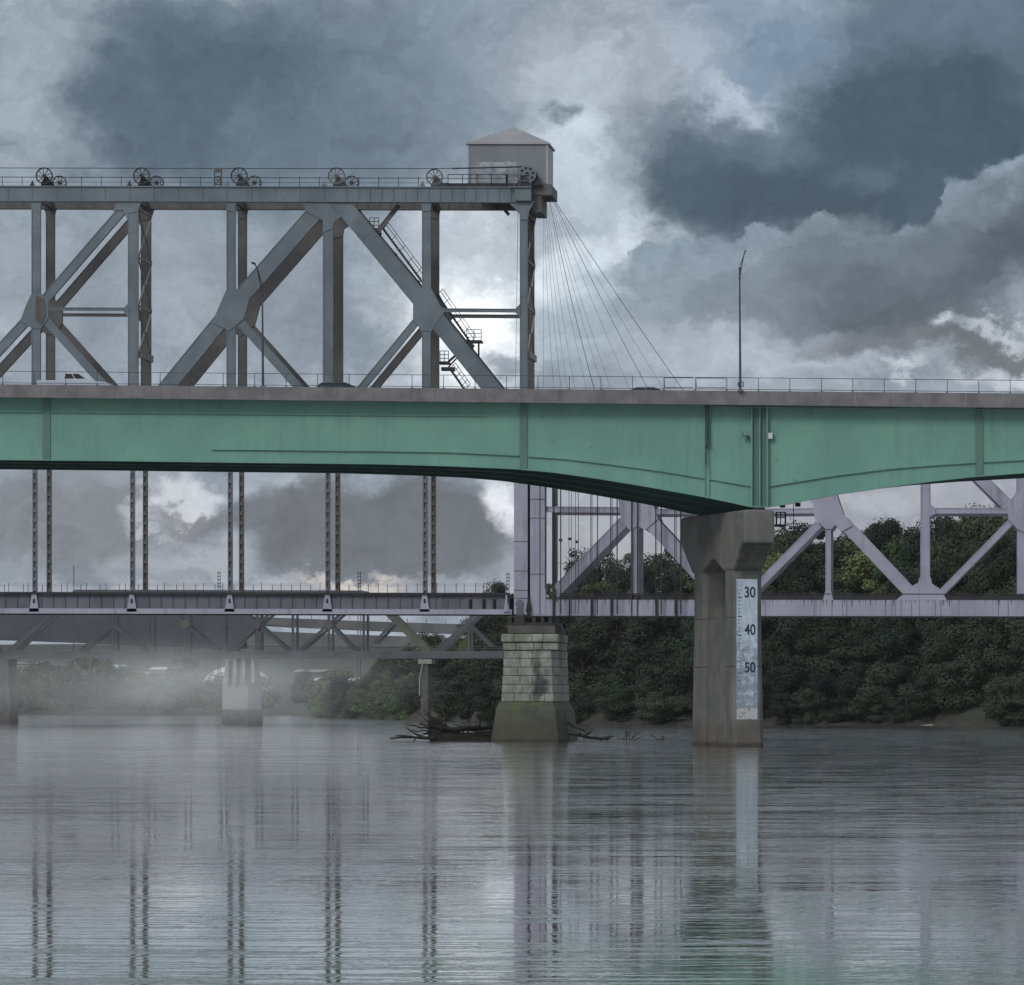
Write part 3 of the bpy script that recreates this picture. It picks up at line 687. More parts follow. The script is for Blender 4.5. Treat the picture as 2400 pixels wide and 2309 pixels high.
# ------------------------------------------------------------------ vehicles on the green bridge
def vehicle(name, u0, u1, y, prof, cab, paint, label, cat, zoff=0, wheels=(.18, .80), group='vehicles driving on the green bridge'):
    L = X(u1, y)-X(u0, y); x0 = X(u0, y); zr = ROAD((u0+u1)/2)+.01
    b = thing(name, (x0+L/2, y+.9, zr), label, cat, group)
    m = MB(); m.prism([(x0+L*a_, zr+h_) for a_, h_ in prof], y, y+1.8); m.build('body', paint, b, bevel=.09)
    # tapered cabin
    lo = [(x0+L*cab[0][0], cab[0][1]), (x0+L*cab[3][0], cab[3][1])]
    rs = []
    pl = [(x0+L*a_, zr+h_) for a_, h_ in cab]
    def ring(ins_low, ins_top, grow=0):
        r_ = []
        for side in (0, 1):
            q = []
            for i, (a_, h_) in enumerate(pl):
                ins = ins_low if i in (0, 3) else ins_top
                q.append((a_, (y+ins) if side == 0 else (y+1.8-ins), h_))
            r_.append(q)
        return r_
    m = MB(); m.rings(ring(.04, .22)); m.build('cabin', paint, b, bevel=.05)
    m = MB()
    zc = (pl[0][1]+pl[1][1])/2
    mid = sum(q[0] for q in pl)/4
    pl2 = [(mid+(a_-mid)*.9, zc+(h_-zc)*.66+.02) for a_, h_ in pl]
    for k_ in (0, 1):
        xa = [pl2[0], pl2[1], ((pl2[1][0]+pl2[2][0])/2-.04, pl2[1][1]), ((pl2[0][0]+pl2[3][0])/2-.04, pl2[0][1])] if k_ == 0 else \
             [((pl2[0][0]+pl2[3][0])/2+.04, pl2[3][1]), ((pl2[1][0]+pl2[2][0])/2+.04, pl2[2][1]), pl2[2], pl2[3]]
        for s_ in (0, 1):
            mm = MB(); ya = (y+.035, y+.16) if s_ == 0 else (y+1.765, y+1.64)
            q = [(a_, ya[0] if h_ < zc else ya[1], h_) for a_, h_ in xa]
            dq = .05 if s_ == 0 else -.05
            mm.rings([q, [(a_, b_+dq+.02, h_) for a_, b_, h_ in q]]); mm.build('window', M['glass'], b)
    for f in wheels:
        for yy in (y-.02, y+1.6):
            mm = MB(); c_ = Vector((x0+L*f, yy, zr+.34))
            mm.rings([[c_+Vector((math.cos(t_)*.34, d_, math.sin(t_)*.34)) for t_ in [2*math.pi*i/16 for i in range(16)]] for d_ in (0, .22)])
            w_ = mm.build('wheel', M['tyre'], b)
            mm = MB(); mm.rings([[c_+Vector((math.cos(t_)*.19, d_, math.sin(t_)*.19)) for t_ in [2*math.pi*i/12 for i in range(12)]] for d_ in (-.01, .23)]); mm.build('rim', M['chrome'], w_)
    return b
M['pw'] = mat('white_car_paint', (186, 194, 204), None, rough=.3); M['pd'] = mat('dark_car_paint', (30, 38, 48), None, rough=.3); M['pl'] = mat('silver_car_paint', (110, 118, 124), None, rough=.3)
vehicle('pickup_truck', 86, 257, GY+2,
        [(0, .45), (0, 1.38), (.36, 1.40), (.37, 1.44), (.66, 1.42), (.70, 1.40), (.93, 1.24), (1.0, 1.15), (1.0, .45), (.9, .4), (.1, .4)],
        [(.365, 1.42), (.375, 2.02), (.575, 2.02), (.68, 1.41)], M['pw'], 'white pickup truck with dark cab windows driving on the left of the green bridge', 'pickup truck')
vehicle('car', 735, 848, GY+5, [(0, .4), (0, 1.0), (.06, 1.15), (.2, 1.28), (.85, 1.22), (1, 1.02), (1, .4)], [(.04, 1.22), (.15, 1.56), (.66, 1.58), (.86, 1.23)], M['pd'],
        'dark car seen only by its roof, behind the railing below the middle truss vertical', 'car')
vehicle('car', 1455, 1580, GY+5, [(0, .35), (0, .9), (.18, 1.02), (.75, 1.0), (1, .82), (1, .35)], [(.12, 1.0), (.28, 1.42), (.62, 1.43), (.86, .98)], M['pl'],
        'grey saloon car with curved roof just showing above the parapet, right of the wire ropes', 'car')

# ------------------------------------------------------------------ truss bridge (grey upper span, lilac approach)
W = 9.0
def mem(parent, pts, w, name, near=M['steel'], far=M['steel_back'], d=.55, both=True, Y=AY, width=W, off=0, ribs=None, lace=False):
    mem.k = (mem.k+1) % 23; j = mem.k*.004
    u0_ = pts[0][0]
    for side in ((0, 1) if both else (0,)):
        m = MB(); y = Y+j+off if side == 0 else Y+j+off+width
        q = [Vector((X(u, Y), y, Z(v, Y))) for u, v in pts]
        ww = S(w, Y)
        for i in range(len(q)-1):
            m.bar(q[i], q[i+1], ww, d)
            # edge flanges, slightly proud
            t = (q[i+1]-q[i]).normalized(); nn = t.cross(Vector((0, 1, 0))).normalized()*(ww/2-.03)
            for sg in (-1, 1): m.bar(q[i]+nn*sg+Vector((0, -.05, 0)), q[i+1]+nn*sg+Vector((0, -.05, 0)), .08, d+.1)
            ln = (q[i+1]-q[i]).length
            if ww > .6:
                kk_ = max(1, int(ln/5.5))
                for z_ in range(kk_):
                    cpt = q[i].lerp(q[i+1], (z_+.5+.22*math.sin(z_*3+u0_))/kk_); m.bar(cpt-t*.55+Vector((0, -.025, 0)), cpt+t*.55+Vector((0, -.025, 0)), ww-.2, .04)
        m.build(name, near if side == 0 else far, parent)
mem.k = 0
def gusset(parent, poly, near=M['steel'], far=M['steel_back'], both=True, Y=AY, name='gusset_plate', d=.6, pro=.065):
    for side in ((0, 1) if both else (0,)):
        y = Y-pro if side == 0 else Y+W-pro
        gusset.k = (gusset.k+1) % 9; y -= gusset.k*.004
        m = MB(); m.prism([(X(u, Y), Z(v, Y)) for u, v in poly], y, y+d); m.build(name, near if side == 0 else far, parent)
gusset.k = 0
tb = thing('lift_truss', (X(600), AY+W/2, Z(1740)), 'grey steel upper truss of the lift bridge with big diagonals, rising above the green bridge', 'truss bridge')
# top chord
for side in (0, 1):
    mt = M['steel'] if side == 0 else M['steel_back']; y = AY-.1+W*side
    m = MB(); q = lambda u: 436+ (u/1260)*3
    def seg(a_, b_, va, vb_, yo=0, dd=1.0):
        m.rings([[(X(u), y+yo, Z(q(u)+vb_)), (X(u), y+yo+dd, Z(q(u)+vb_)), (X(u), y+yo+dd, Z(q(u)+va)), (X(u), y+yo, Z(q(u)+va))] for u in (a_, b_)])
    seg(-400, 1240, 2, 35)
    seg(-400, 1240, -.5, 2, -.15, 1.3); seg(-400, 1240, 34, 36, -.12, 1.24)
    for i in range(60):
        u = -380+i*57
        if u < 800: seg(u, u+1, 2, 35, -.05, .1)
    for i in range(17): u = 812+i*27.5; (seg(u, u+1.2, 2, 35, -.08, .1) if u < 1236 else None)
    m.build('top_chord', mt, tb)
VR = [(84, 20), (311.5, 23), (541, 20), (768.5, 23), (999, 20)]
for u, w in VR:
    mem(tb, [(u, 471), (u, 930 if u != 0 else 0)], w, 'vertical')
    mem(tb, [(u, 930), (u, 1010)], w*.8, 'vertical', d=.4)
mem(tb, [(-146, 471), (-146, 1000)], 23, 'vertical'); 
mem(tb, [(1227, 471), (1227, 1135)], 17, 'vertical')
for i, (u, w) in enumerate(VR): # flared heads
    if i != 3: gusset(tb, [(u-w/2-4, 472), (u+w/2+4, 472), (u+w/2, 486), (u+w/2, 495), (u-w/2, 495), (u-w/2, 486)], pro=.03, name='head_plate')
N1 = (84, 728); N3 = (548, 725); N5 = (999, 723)
mem(tb, [(286, 492), (106, 700)], 21, 'diagonal')
mem(tb, [(60, 752), (-80, 905), (-155, 990)], 22, 'diagonal')
mem(tb, [(104, 748), (245, 905), (300, 966)], 17, 'diagonal')
mem(tb, [(733, 503), (562, 698)], 37, 'diagonal'); mem(tb, [(532, 733), (392, 905), (330, 980)], 35, 'diagonal')
mem(tb, [(556, 748), (697, 906), (750, 965)], 19, 'diagonal')
mem(tb, [(775, 447), (1002, 723), (1148, 906), (1215, 990)], 39, 'main_diagonal', d=.8, off=-.06, both=False)
mem(tb, [(775, 447), (1002, 723), (1148, 906), (1215, 990)], 36, 'main_diagonal', d=.5, off=W+.1, both=False, near=M['steel_back'])
mem(tb, [(976, 752), (849, 906), (790, 975)], 17, 'diagonal')
mem(tb, [(-120, 492), (-70, 550)], 22, 'diagonal'); mem(tb, [(-140, 480), (60, 715)], 20, 'diagonal', both=False, off=30) if False else None
mem(tb, [(112, 724), (304, 725)], 7, 'strut', d=.35); mem(tb, [(1035, 727), (1221, 728)], 8, 'strut', d=.35)
mem(tb, [(932, 478), (882, 540)], 10, 'brace', d=.3, near=M['steel_back'], both=False, off=1.2)
mem(tb, [(1165, 472), (1183, 494)], 7, 'brace', d=.3, near=M['steel_back'], both=False, off=5)
gusset(tb, [(73, 690), (100, 690), (114, 704), (113, 745), (97, 770), (74, 770), (48, 752), (60, 718)])
gusset(tb, [(530, 680), (560, 680), (586, 692), (571, 748), (536, 777), (523, 768), (496, 757), (511, 724)], pro=.04)
gusset(tb, [(273, 472), (331, 472), (323, 496), (300, 500), (300, 514), (294, 505), (288, 492), (265, 494)], pro=.04)
gusset(tb, [(712, 472), (766, 472), (800, 508), (783, 520), (780, 536), (757, 545), (757, 514), (745, 511), (716, 494)], pro=.03)
gusset(tb, [(968, 710), (968, 748), (987, 775), (1011, 777), (1044, 727), (1032, 718), (1010, 676), (989, 676)], pro=.0)
gusset(tb, [(300, 712), (290, 722), (290, 732), (300, 742)], name='gusset_plate', pro=.02); gusset(tb, [(1219, 712), (1209, 722), (1209, 733), (1219, 743)], pro=.02)
gusset(tb, [(1188, 472), (1254, 472), (1240, 495), (1236, 515), (1218, 515), (1218, 500), (1208, 490)], pro=.06)
# rust inset on the left node
m = MB(); m.prism([(X(84), Z(694)), (X(104), Z(700)), (X(108), Z(738)), (X(98), Z(764)), (X(84), Z(752))], AY-.125, AY-.115); m.build('rust_plate', M['steel_back'], tb)
# lattice between near and far verticals
def lattice(u, v0, v1, n, mt):
    m = MB(); y0, y1 = AY+.5, AY+W+.0; x = X(u)+.3
    for i in range(n):
        a_ = Z(v0+(v1-v0)*i/n); b_ = Z(v0+(v1-v0)*(i+1)/n); c_ = (a_+b_)/2
        m.bar((x, y0, a_), (x, y1, a_), .18, .15, side=(1, 0, 0))
        m.bar((x-.05, y0, a_), (x-.05, (y0+y1)/2, c_), .11, .12, side=(1, 0, 0)); m.bar((x-.05, (y0+y1)/2, c_), (x-.05, y0, b_), .11, .12, side=(1, 0, 0))
        m.bar((x+.05, y1, a_), (x+.05, (y0+y1)/2, c_), .11, .12, side=(1, 0, 0)); m.bar((x+.05, (y0+y1)/2, c_), (x+.05, y1, b_), .11, .12, side=(1, 0, 0))
    m.bar((x, y0, Z(v1)), (x, y1, Z(v1)), .6, .3, side=(1, 0, 0))
    m.build('cross_bracing', mt, tb)
lattice(315, 490, 830, 3, M['lace']); lattice(1227, 500, 830, 3, M['lace'])
m = MB()
for u in (84, 311, 541, 768, 999, 1227, -146):     # top laterals between the chords
    m.box(X(u-6), X(u+6), AY+.9, AY+W-.1, Z(470), Z(455))
m.build('lateral_beam', M['steel_back'], tb)
# cantilever end, bearings, platform
m = MB(); m.box(X(1207), X(1246), AY-.55, AY+1.4, Z(472), Z(438)); m.build('end_box', M['steel'], tb, bevel=.04)
m = MB(); m.box(X(1246), X(1292), AY+.5, AY+8.5, Z(457), Z(431)); m.box(X(1246), X(1268), AY+.6, AY+8, Z(497), Z(457)); m.build('end_bracket', M['steel_back'], tb, bevel=.04)
m = MB(); m.box(X(1040), X(1212), AY+.2, AY+1.6, Z(437.5), Z(429)); m.build('walkway', M['dark'], tb)
m = MB()
for v in (409, 419): m.tube([P(1050, v), P(1188, v)], .035)
for u in range(1050, 1190, 34): m.tube([P(u, 409), P(u, 431)], .04)
m.tube([P(1188, 409), P(1188, 431)], .12); m.build('walkway_railing', M['black'], tb)
# sheaves
def wheel(m, c, r, spokes, rim=.11, hub=.17, th=.22, sp=.06):
    for rr, w_ in ((r, rim), ):
        rs = []
        n_ = 40
        for i in range(n_):
            a_ = 2*math.pi*i/n_; dx, dz = math.cos(a_), math.sin(a_)
            rs.append([(c.x+dx*(rr-w_), c.y, c.z+dz*(rr-w_)), (c.x+dx*(rr-w_), c.y+th, c.z+dz*(rr-w_)), (c.x+dx*rr, c.y+th, c.z+dz*rr), (c.x+dx*rr, c.y, c.z+dz*rr)])
        rs.append(rs[0]); m.rings(rs, cap=False)
    m.rings([[c+Vector((math.cos(2*math.pi*i/14)*hub, d_, math.sin(2*math.pi*i/14)*hub)) for i in range(14)] for d_ in (-.05, th+.05)])
    for i in range(spokes):
        a_ = 2*math.pi*(i+.5)/spokes; m.bar(c+Vector((math.cos(a_)*hub*.7, th*.3, math.sin(a_)*hub*.7)), c+Vector((math.cos(a_)*(r-.05), th*.3, math.sin(a_)*(r-.05))), sp, th*.4)
for i, u in enumerate((103, 331, 560, 788, 1018)):
    cv = 412 if i < 4 else 415
    m = MB(); wheel(m, P(u, cv)+Vector((0, .1, 0)), S(20), 9); m.build('sheave_wheel', M['steel_back'] if i > 2 else M['dark'], tb)
    if i < 4:
        m = MB(); wheel(m, P(u+35, 428)+Vector((0, .25, 0)), S(17), 9, .09); m.build('sheave_wheel', M['dark'], tb)
    m = MB()
    m.prism([(X(u-10), Z(436)), (X(u-3), Z(418)), (X(u+4), Z(412)), (X(u+12), Z(420)), (X(u+27), Z(436))], AY+.45, AY+.75)
    m.prism([(X(u-35), Z(436)), (X(u-30), Z(428)), (X(u-28), Z(422)), (X(u-26), Z(428)), (X(u-22), Z(436))], AY+.1, AY+.5); m.build('sheave_bracket', M['steel'] if i > 1 else M['dark'], tb)
m = MB(); c = P(1236, 409)+Vector((0, -.35, 0)); r = S(21)
m.rings([[c+Vector((math.cos(2*math.pi*i/32)*r, d_, math.sin(2*math.pi*i/32)*r)) for i in range(32)] for d_ in (0, .35)])
m.build('end_sheave', M['steel'], tb)
m = MB()
for i in range(8):
    a_ = 2*math.pi*i/8+.2; cc = c+Vector((math.cos(a_)*r*.68, -.03, math.sin(a_)*r*.68)); m.rings([[cc+Vector((math.cos(2*math.pi*k_/12)*.13, d_, math.sin(2*math.pi*k_/12)*.13)) for k_ in range(12)] for d_ in (0, .05)])
m.rings([[c+Vector((math.cos(2*math.pi*k_/12)*.2, d_, math.sin(2*math.pi*k_/12)*.2)) for k_ in range(12)] for d_ in (-.06, .05)]); m.build('sheave_hole', M['black'], tb)
m = MB(); m.prism([(X(1210), Z(438)), (X(1222), Z(412)), (X(1232), Z(412)), (X(1244), Z(438))], AY-.5, AY-.42); m.prism([(X(1246), Z(434)), (X(1257), Z(402)), (X(1262), Z(416)), (X(1272), Z(434))], AY-.1, AY+.4); m.build('sheave_bracket', M['dark'], tb)
m = MB()
for v in (411, 425): m.tube([P(1194, v)+Vector((0, -.7, 0)), P(1245, v)+Vector((0, -.7, 0))], .03)
for u in (1194, 1207, 1220, 1245): m.tube([P(u, 411)+Vector((0, -.7, 0)), P(u, 441)+Vector((0, -.7, 0))], .035)
m.box(X(1193), X(1246), AY-.75, AY-.5, Z(441), Z(438)); m.build('walkway_railing', M['steel'], tb)
# signal mast, ropes, handrail on the top chord
m = MB()
for u in (503, 519): m.tube([P(u, 436), P(u, 394)], .07)
for v in (395, 400, 414, 432): m.tube([P(503, v), P(519, v)], .06)
m.tube([P(503, 415), P(519, 432)], .05); m.tube([P(519, 415), P(503, 432)], .05); m.box(X(503), X(519), AY-.1, AY+.3, Z(404), Z(396)); m.build('signal_mast', M['steel_back'], tb)
m = MB(); m.tube([P(-400, 393), P(560, 395), P(1060, 395)], .035, 5); m.tube([P(1060, 395), P(1130, 393.5), P(1230, 391)], .07, 5); m.build('haul_rope', M['dark'], tb)
m = MB(); m.tube([P(-400, 412)+Vector((0, .9, 0)), P(600, 415)+Vector((0, .9, 0)), P(1050, 416)+Vector((0, .9, 0))], .035, 5); m.tube([P(-400, 424)+Vector((0, .9, 0)), P(1050, 427)+Vector((0, .9, 0))], .02, 5)
for i in range(31): m.tube([P(-370+i*46.5, 412.5)+Vector((0, .9, 0)), P(-370+i*46.5, 437)+Vector((0, .9, 0))], .03, 5)
m.build('handrail', M['dark'], tb)
# stairs along the main diagonal
m = MB(); yo = Vector((0, -.0, 0))
def L(a_, b_, r_=.035, dy=2.0): m.tube([P(*a_)+Vector((0, dy, 0)), P(*b_)+Vector((0, dy, 0))], r_, 5)
for a_, b_ in (((893, 533), (990, 665)), ((1020, 688), (1098, 800)), ((1050, 862), (1085, 912))):
    m.bar(P(*a_)+Vector((0, 1.9, 0)), P(*b_)+Vector((0, 1.9, 0)), .16, .06); m.bar(P(*a_)+Vector((0, 2.8, 0)), P(*b_)+Vector((0, 2.8, 0)), .16, .06)
    n_ = int(abs(b_[1]-a_[1])/6)
    for i in range(n_):
        f = i/n_; q = P(a_[0]+(b_[0]-a_[0])*f, a_[1]+(b_[1]-a_[1])*f); m.box(q.x-.1, q.x+.15, AY+1.95, AY+2.8, q.z-.03, q.z+.02)
    for k_, dv in ((0, 15), (1, 24)):
        L((a_[0]+dv*.55, a_[1]-dv*.6), (b_[0]+dv*.55, b_[1]-dv*.6), .03)
    for i in range(6):
        f = i/5; L((a_[0]+(b_[0]-a_[0])*f, a_[1]+(b_[1]-a_[1])*f), (a_[0]+(b_[0]-a_[0])*f+13, a_[1]+(b_[1]-a_[1])*f-14), .03)
for x0_, x1_, v0_, v1_ in ((861, 883, 507, 533), (1090, 1124, 770, 796), (1027, 1047, 820, 846)):
    for v in (v0_, (v0_*2+v1_)/3, (v0_+2*v1_)/3, v1_-1): L((x0_, v), (x1_, v))
    for u in (x0_, (x0_+x1_)/2, x1_): L((u, v0_), (u, v1_))
    m.box(X(x0_-2), X(x1_+2), AY+1.8, AY+3.4, Z(v1_+5), Z(v1_))
L((1118, 800), (1118, 832), .09); m.box(X(1030), X(1060), AY+1.8, AY+3.2, Z(866), Z(858)); L((1047, 845), (1062, 832), .12); L((1047, 858), (1068, 835), .08)
m.build('access_stairs', M['dark'], tb)
for u, v in ((882, 545), (918, 594), (972, 658), (1100, 808)):
    m = MB(); m.prism([(X(u-12), Z(v+2)), (X(u-2), Z(v-8)), (X(u+8), Z(v-2)), (X(u+2), Z(v+12))], AY+.7, AY+2.4); m.build('stair_bracket', M['dark'], tb)

# machinery house
hs = thing('machinery_house', (X(1188), AY+4, Z(432)), 'pale grey machinery house with low pyramid roof on the right end of the truss', 'machine house')
hx0, hx1 = X(1095), X(1281); hy0, hy1 = AY+.9, AY+8.6; hz0, hz1 = Z(429), Z(333)
m = MB(); m.box(hx0, hx1, hy0, hy1, hz0, hz1)
for i in range(38):
    x = hx0+.1+(hx1-hx0-.2)*i/37; m.box(x-.025, x+.025, hy0-.02, hy0+.01, hz0+.02, hz1-.05)
m.build('wall', M['house'], hs)
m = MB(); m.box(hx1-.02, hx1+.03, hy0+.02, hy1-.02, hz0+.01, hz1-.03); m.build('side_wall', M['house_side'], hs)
m = MB(); e_ = .22; ax, ay, az = X(1195), (hy0+hy1)/2, Z(287)
c4 = [(hx0-e_, hy0-e_, hz1), (hx1+e_, hy0-e_, hz1), (hx1+e_, hy1+e_, hz1), (hx0-e_, hy1+e_, hz1)]
m.add(c4+[(q[0], q[1], q[2]-.12) for q in c4]+[(ax, ay, az)], [(0, 1, 8), (1, 2, 8), (2, 3, 8), (3, 0, 8), (4, 5, 1, 0), (5, 6, 2, 1), (6, 7, 3, 2), (7, 4, 0, 3), (7, 6, 5, 4)])
X0, X1 = hx0-e_, hx1+e_
for i in range(1, 50):
    x = X0+(X1-X0)*i/50; t_ = min((x-X0)/(ax-X0), (X1-x)/(X1-ax)); y_ = hy0-e_
    m.bar((x, y_-.01, hz1+.02), (x, y_+t_*(ay-y_), hz1+.03+t_*(az-hz1)), .05, .04)
m.build('roof', M['roof'], hs)
m = MB(); m.rings([[(hx0+.3, hy0-.035, Z(428)), (hx0+.3, hy0-.024, Z(428)), (hx0+.3, hy0-.024, Z(382)), (hx0+.3, hy0-.035, Z(382))]]+[[(hx0+.3+i*.235, hy0-.035, Z(428)), (hx0+.3+i*.235, hy0-.024, Z(428)), (hx0+.3+i*.235, hy0-.024, Z(378+random.uniform(-1.5, 2.5))), (hx0+.3+i*.235, hy0-.035, Z(378+random.uniform(-1, 2)))] for i in range(1, 19)])
m.build('repair_sheet', M['patch'], hs)
m = MB(); m.box(hx1-.12, hx1+.06, hy0-.06, hy0+.1, hz0, hz1-.14); m.box(hx0-.03, hx0+.1, hy0-.06, hy0+.1, hz0, hz1-.14); m.build('corner_trim', M['house_side'], hs)

# fan of wire ropes
ROPES = [(1268, 1270, 905), (1270, 1300, 1000), (1273, 1316, 1000), (1275, 1340, 1000), (1277, 1358, 1000), (1279, 1390, 1010), (1281, 1420, 1020), (1283, 1445, 1030), (1285, 1470, 1040), (1287, 1540, 1060), (1288, 1585, 1040), (1289, 1600, 990), (1290, 1683, 1030)]
for i, (ua, ub, vb_) in enumerate(ROPES):
    pts = []
    n_ = 8; yb = AY+2+(i % 3)*2.2
    for k_ in range(n_+1):
        f = k_/n_; sag = math.sin(f*math.pi)*(-6+0*i)
        pts.append((X(ua+(ub-ua)*f+sag*(i > 0)), AY+3+(yb-AY-3)*f, Z(456+(vb_-456)*f)))
    m = MB(); m.tube(pts, .014 if i not in (6, 10, 12) else .026, 5); m.build('wire_rope', M['rope'] if i not in (6, 12) else M['dark'], tb)
m = MB(); m.tube([P(1214, 500), P(1208, 905), P(1206, 1100)], .02, 5); m.build('wire_rope', M['rope'], tb)

# ------------------------------------------------------------------ hung lower deck
ld = thing('lift_deck', (X(500), AY+W/2, Z(1440)), 'dull lilac lower railway deck hung on slender perforated hangers, left of the stone pier', 'bridge deck')
for side in (0, 1):
    y = AY-.1+W*side; mt = M['lilac_dark'] if side == 0 else M['dark']
    m = MB(); vv = lambda u, v: Z(v+(u/1200)*2.5)
    def rg(a_, b_, va, vb_, y0, y1): m.rings([[(X(u), y0, vv(u, vb_)), (X(u), y1, vv(u, vb_)), (X(u), y1, vv(u, va)), (X(u), y0, vv(u, va))] for u in (a_, b_)])
    rg(-400, 1195, 1391, 1426, y, y+.3)
    for i in range(57): u = -380+i*28; rg(u, u+1.6, 1393, 1426, y-.12, y+.05)
    m.build('deck_girder', mt, ld)
    m = MB(); rg(-400, 1200, 1426, 1438, y-.3, y+.7); m.build('bottom_flange', M['lilac'] if side == 0 else mt, ld)
    m = MB(); rg(-400, 1195, 1387.5, 1392, y-.45, y+.6); m.build('top_flange', M['dark'], ld)
m = MB(); m.box(X(-400), X(1195), AY+.4, AY+W+.5, Z(1402), Z(1396)); m.build('deck_floor', M['dark'], ld)
for dy in (0, 9):
    m = MB()
    u = -390
    i = 0
    while u < 1190:
        m.tube([P(u, 1389)+Vector((0, dy, 0)), P(u+random.uniform(-.4, .4), 1366)+Vector((0, dy, 0))], .028, 5); u += 45.6
    m.tube([P(-390, 1369)+Vector((0, dy, 0)), P(1190, 1369)+Vector((0, dy, 0))], .008, 4)
    m.build('railing', M['dark'], ld)
def hanger(u, w, v0, v1, dy, mt, mt2, foot=True):
    m = MB(); y = AY+dy+.1; hw_ = S(w)/2
    for sg in (-1, 1): m.box(X(u)+sg*hw_-.05, X(u)+sg*hw_+.05, y, y+.35, Z(v1), Z(v0))
    m.box(X(u)-hw_+.06, X(u)+hw_-.06, y+.16, y+.2, Z(v1), Z(v0))
    v = v0+8
    while v < v1-8:
        m.box(X(u)-hw_+.02, X(u)+hw_-.02, y-.02, y+.05, Z(v+9), Z(v)); v += 23
    m.build('hanger', mt, ld)
    if foot:
        f = MB(); f.prism([(X(u-12), Z(1434)), (X(u+12), Z(1434)), (X(u+10), Z(1423)), (X(u+5), Z(1391)), (X(u-5), Z(1391)), (X(u-10), Z(1423))], y-.5, y-.35); fo = f.build('hanger_foot', M['lilac'], ld)
        f = MB(); f.box(X(u-2.4), X(u+2.4), y-.53, y-.49, Z(1414), Z(1404)); f.build('pin_hole', M['black'], fo)
for u in (-148, 81, 310, 539, 768, 996):
    hanger(u, 8.5, 1000, 1415, 0, M['lilac_dark'], M['lilac']); hanger(u, 9, 1000, 1400, 9, M['steel_back'], M['dark'], False)
for u in range(1170, 1192, 7): pass
m = MB(); m.box(X(1186), X(1190), AY-.7, AY-.3, Z(1434), Z(1395)); m.prism([(X(1181), Z(1434)), (X(1195), Z(1434)), (X(1190), Z(1400)), (X(1186), Z(1400))], AY-.6, AY-.4); m.build('end_stanchion', M['lilac'], ld)
m = MB()
for u in (1102, 1134, 1158): m.box(X(u-3), X(u+4), AY-.22, AY-.1, Z(1427), Z(1405))
m.build('access_hole', M['black'], ld)

# ------------------------------------------------------------------ lilac approach truss right of the tower
at = thing('approach_truss', (X(1850), AY+W/2, Z(1446)), 'lilac grey through truss approach span with diagonal members, behind and right of the concrete pier', 'truss bridge')
LN = dict(near=M['lilac'], far=M['lilac_dark'])
m = MB(); m.box(X(1205), X(1237), AY-.3, AY+1.2, Z(1440), Z(1095)); m.build('tower_post', M['lilac'], at)
m = MB(); m.box(X(1243), X(1279), AY-.25, AY+1.3, Z(1440), Z(1095)); m.build('tower_post', M['lilac'], at)
m = MB(); m.box(X(1236), X(1244), AY+.2, AY+.9, Z(1444), Z(1095)); m.build('gap_shade', M['dark'], at)  # dark filler block stands in for the shaded gap between the posts
m = MB(); m.box(X(1265), X(1266.5), AY-.3, AY-.2, Z(1440), Z(1100)); m.box(X(1277.5), X(1280), AY-.32, AY-.2, Z(1380), Z(1100))
for v in (1170, 1214, 1345): m.box(X(1243), X(1279), AY-.29, AY-.2, Z(v+1), Z(v))
for v in (1269, 1338, 1383, 1402): m.box(X(1205), X(1237), AY-.34, AY-.25, Z(v+1), Z(v))
m.build('seam', M['dark'], at)
m = MB(); m.box(X(1282), X(1291), AY+W-.5, AY+W+.8, Z(1440), Z(1095)); m.box(X(1286), X(1295), AY+W*.5, AY+W*.5+.4, Z(1440), Z(1095)); m.build('rear_post', M['steel_back'], at)
m = MB(); m.prism([(X(1240), Z(1394)), (X(1247), Z(1430)), (X(1241), Z(1446)), (X(1233), Z(1432))], AY-.5, AY-.35); m.build('anchor_pin', M['black'], at)
m = MB(); c = P(1218, 1415)+Vector((0, -.42, 0)); m.rings([[c+Vector((math.cos(2*math.pi*i/20)*.36, d_, math.sin(2*math.pi*i/20)*.36)) for i in range(20)] for d_ in (0, .12)]); m.box(X(1211), X(1226), AY-.42, AY-.3, Z(1450), Z(1424)); m.build('pin_plate', M['lilac_dark'], at)
m = MB()
def chord(a_, b_, va, vb_, y0, y1): m.rings([[(X(u), y0, Z(v_+ (u-1600)/700*.8)) for (y0, v_) in ((y0, vb_), (y1, vb_), (y1, va), (y0, va))] for u in (a_, b_)])
chord2 = lambda a_, b_, va, vb_, y0, y1: m.rings([[(X(u), yy, Z(v_+(u-1600)/700*.8)) for yy, v_ in ((y0, vb_), (y1, vb_), (y1, va), (y0, va))] for u in (a_, b_)])
chord2(1243, 2900, 1406, 1444, AY-.2, AY+.7); m.build('bottom_chord', M['chord'], at)
m = MB(); chord2(1243, 2900, 1406, 1444, AY+W, AY+W+.6); m.build('bottom_chord', M['dark'], at)
m = MB(); chord2(1312, 2900, 1395, 1405.5, AY+.0, AY+.5); chord2(1312, 2900, 1391, 1393, AY-.1, AY+.5); m.build('track_edge', M['dark'], at)
m = MB(); chord2(1300, 2900, 1443.7, 1447, AY-.35, AY+.9); m.build('bottom_plate', M['dark'], at)
m = MB(); chord2(1300, 2900, 1410, 1418, AY+.72, AY+W-.02); m.build('deck_floor', M['dark'], at)
for u in (1298, 1335, 1387, 1434, 1539, 1585):
    w_ = 2.6 if u not in (1335,) else 1.4
    m = MB(); m.box(X(u-w_), X(u+w_), AY-.42, AY-.15, Z(1445), Z(1404 if u > 1300 else 1376)); m.build('chord_stiffener', M['dark'], at)
m = MB()
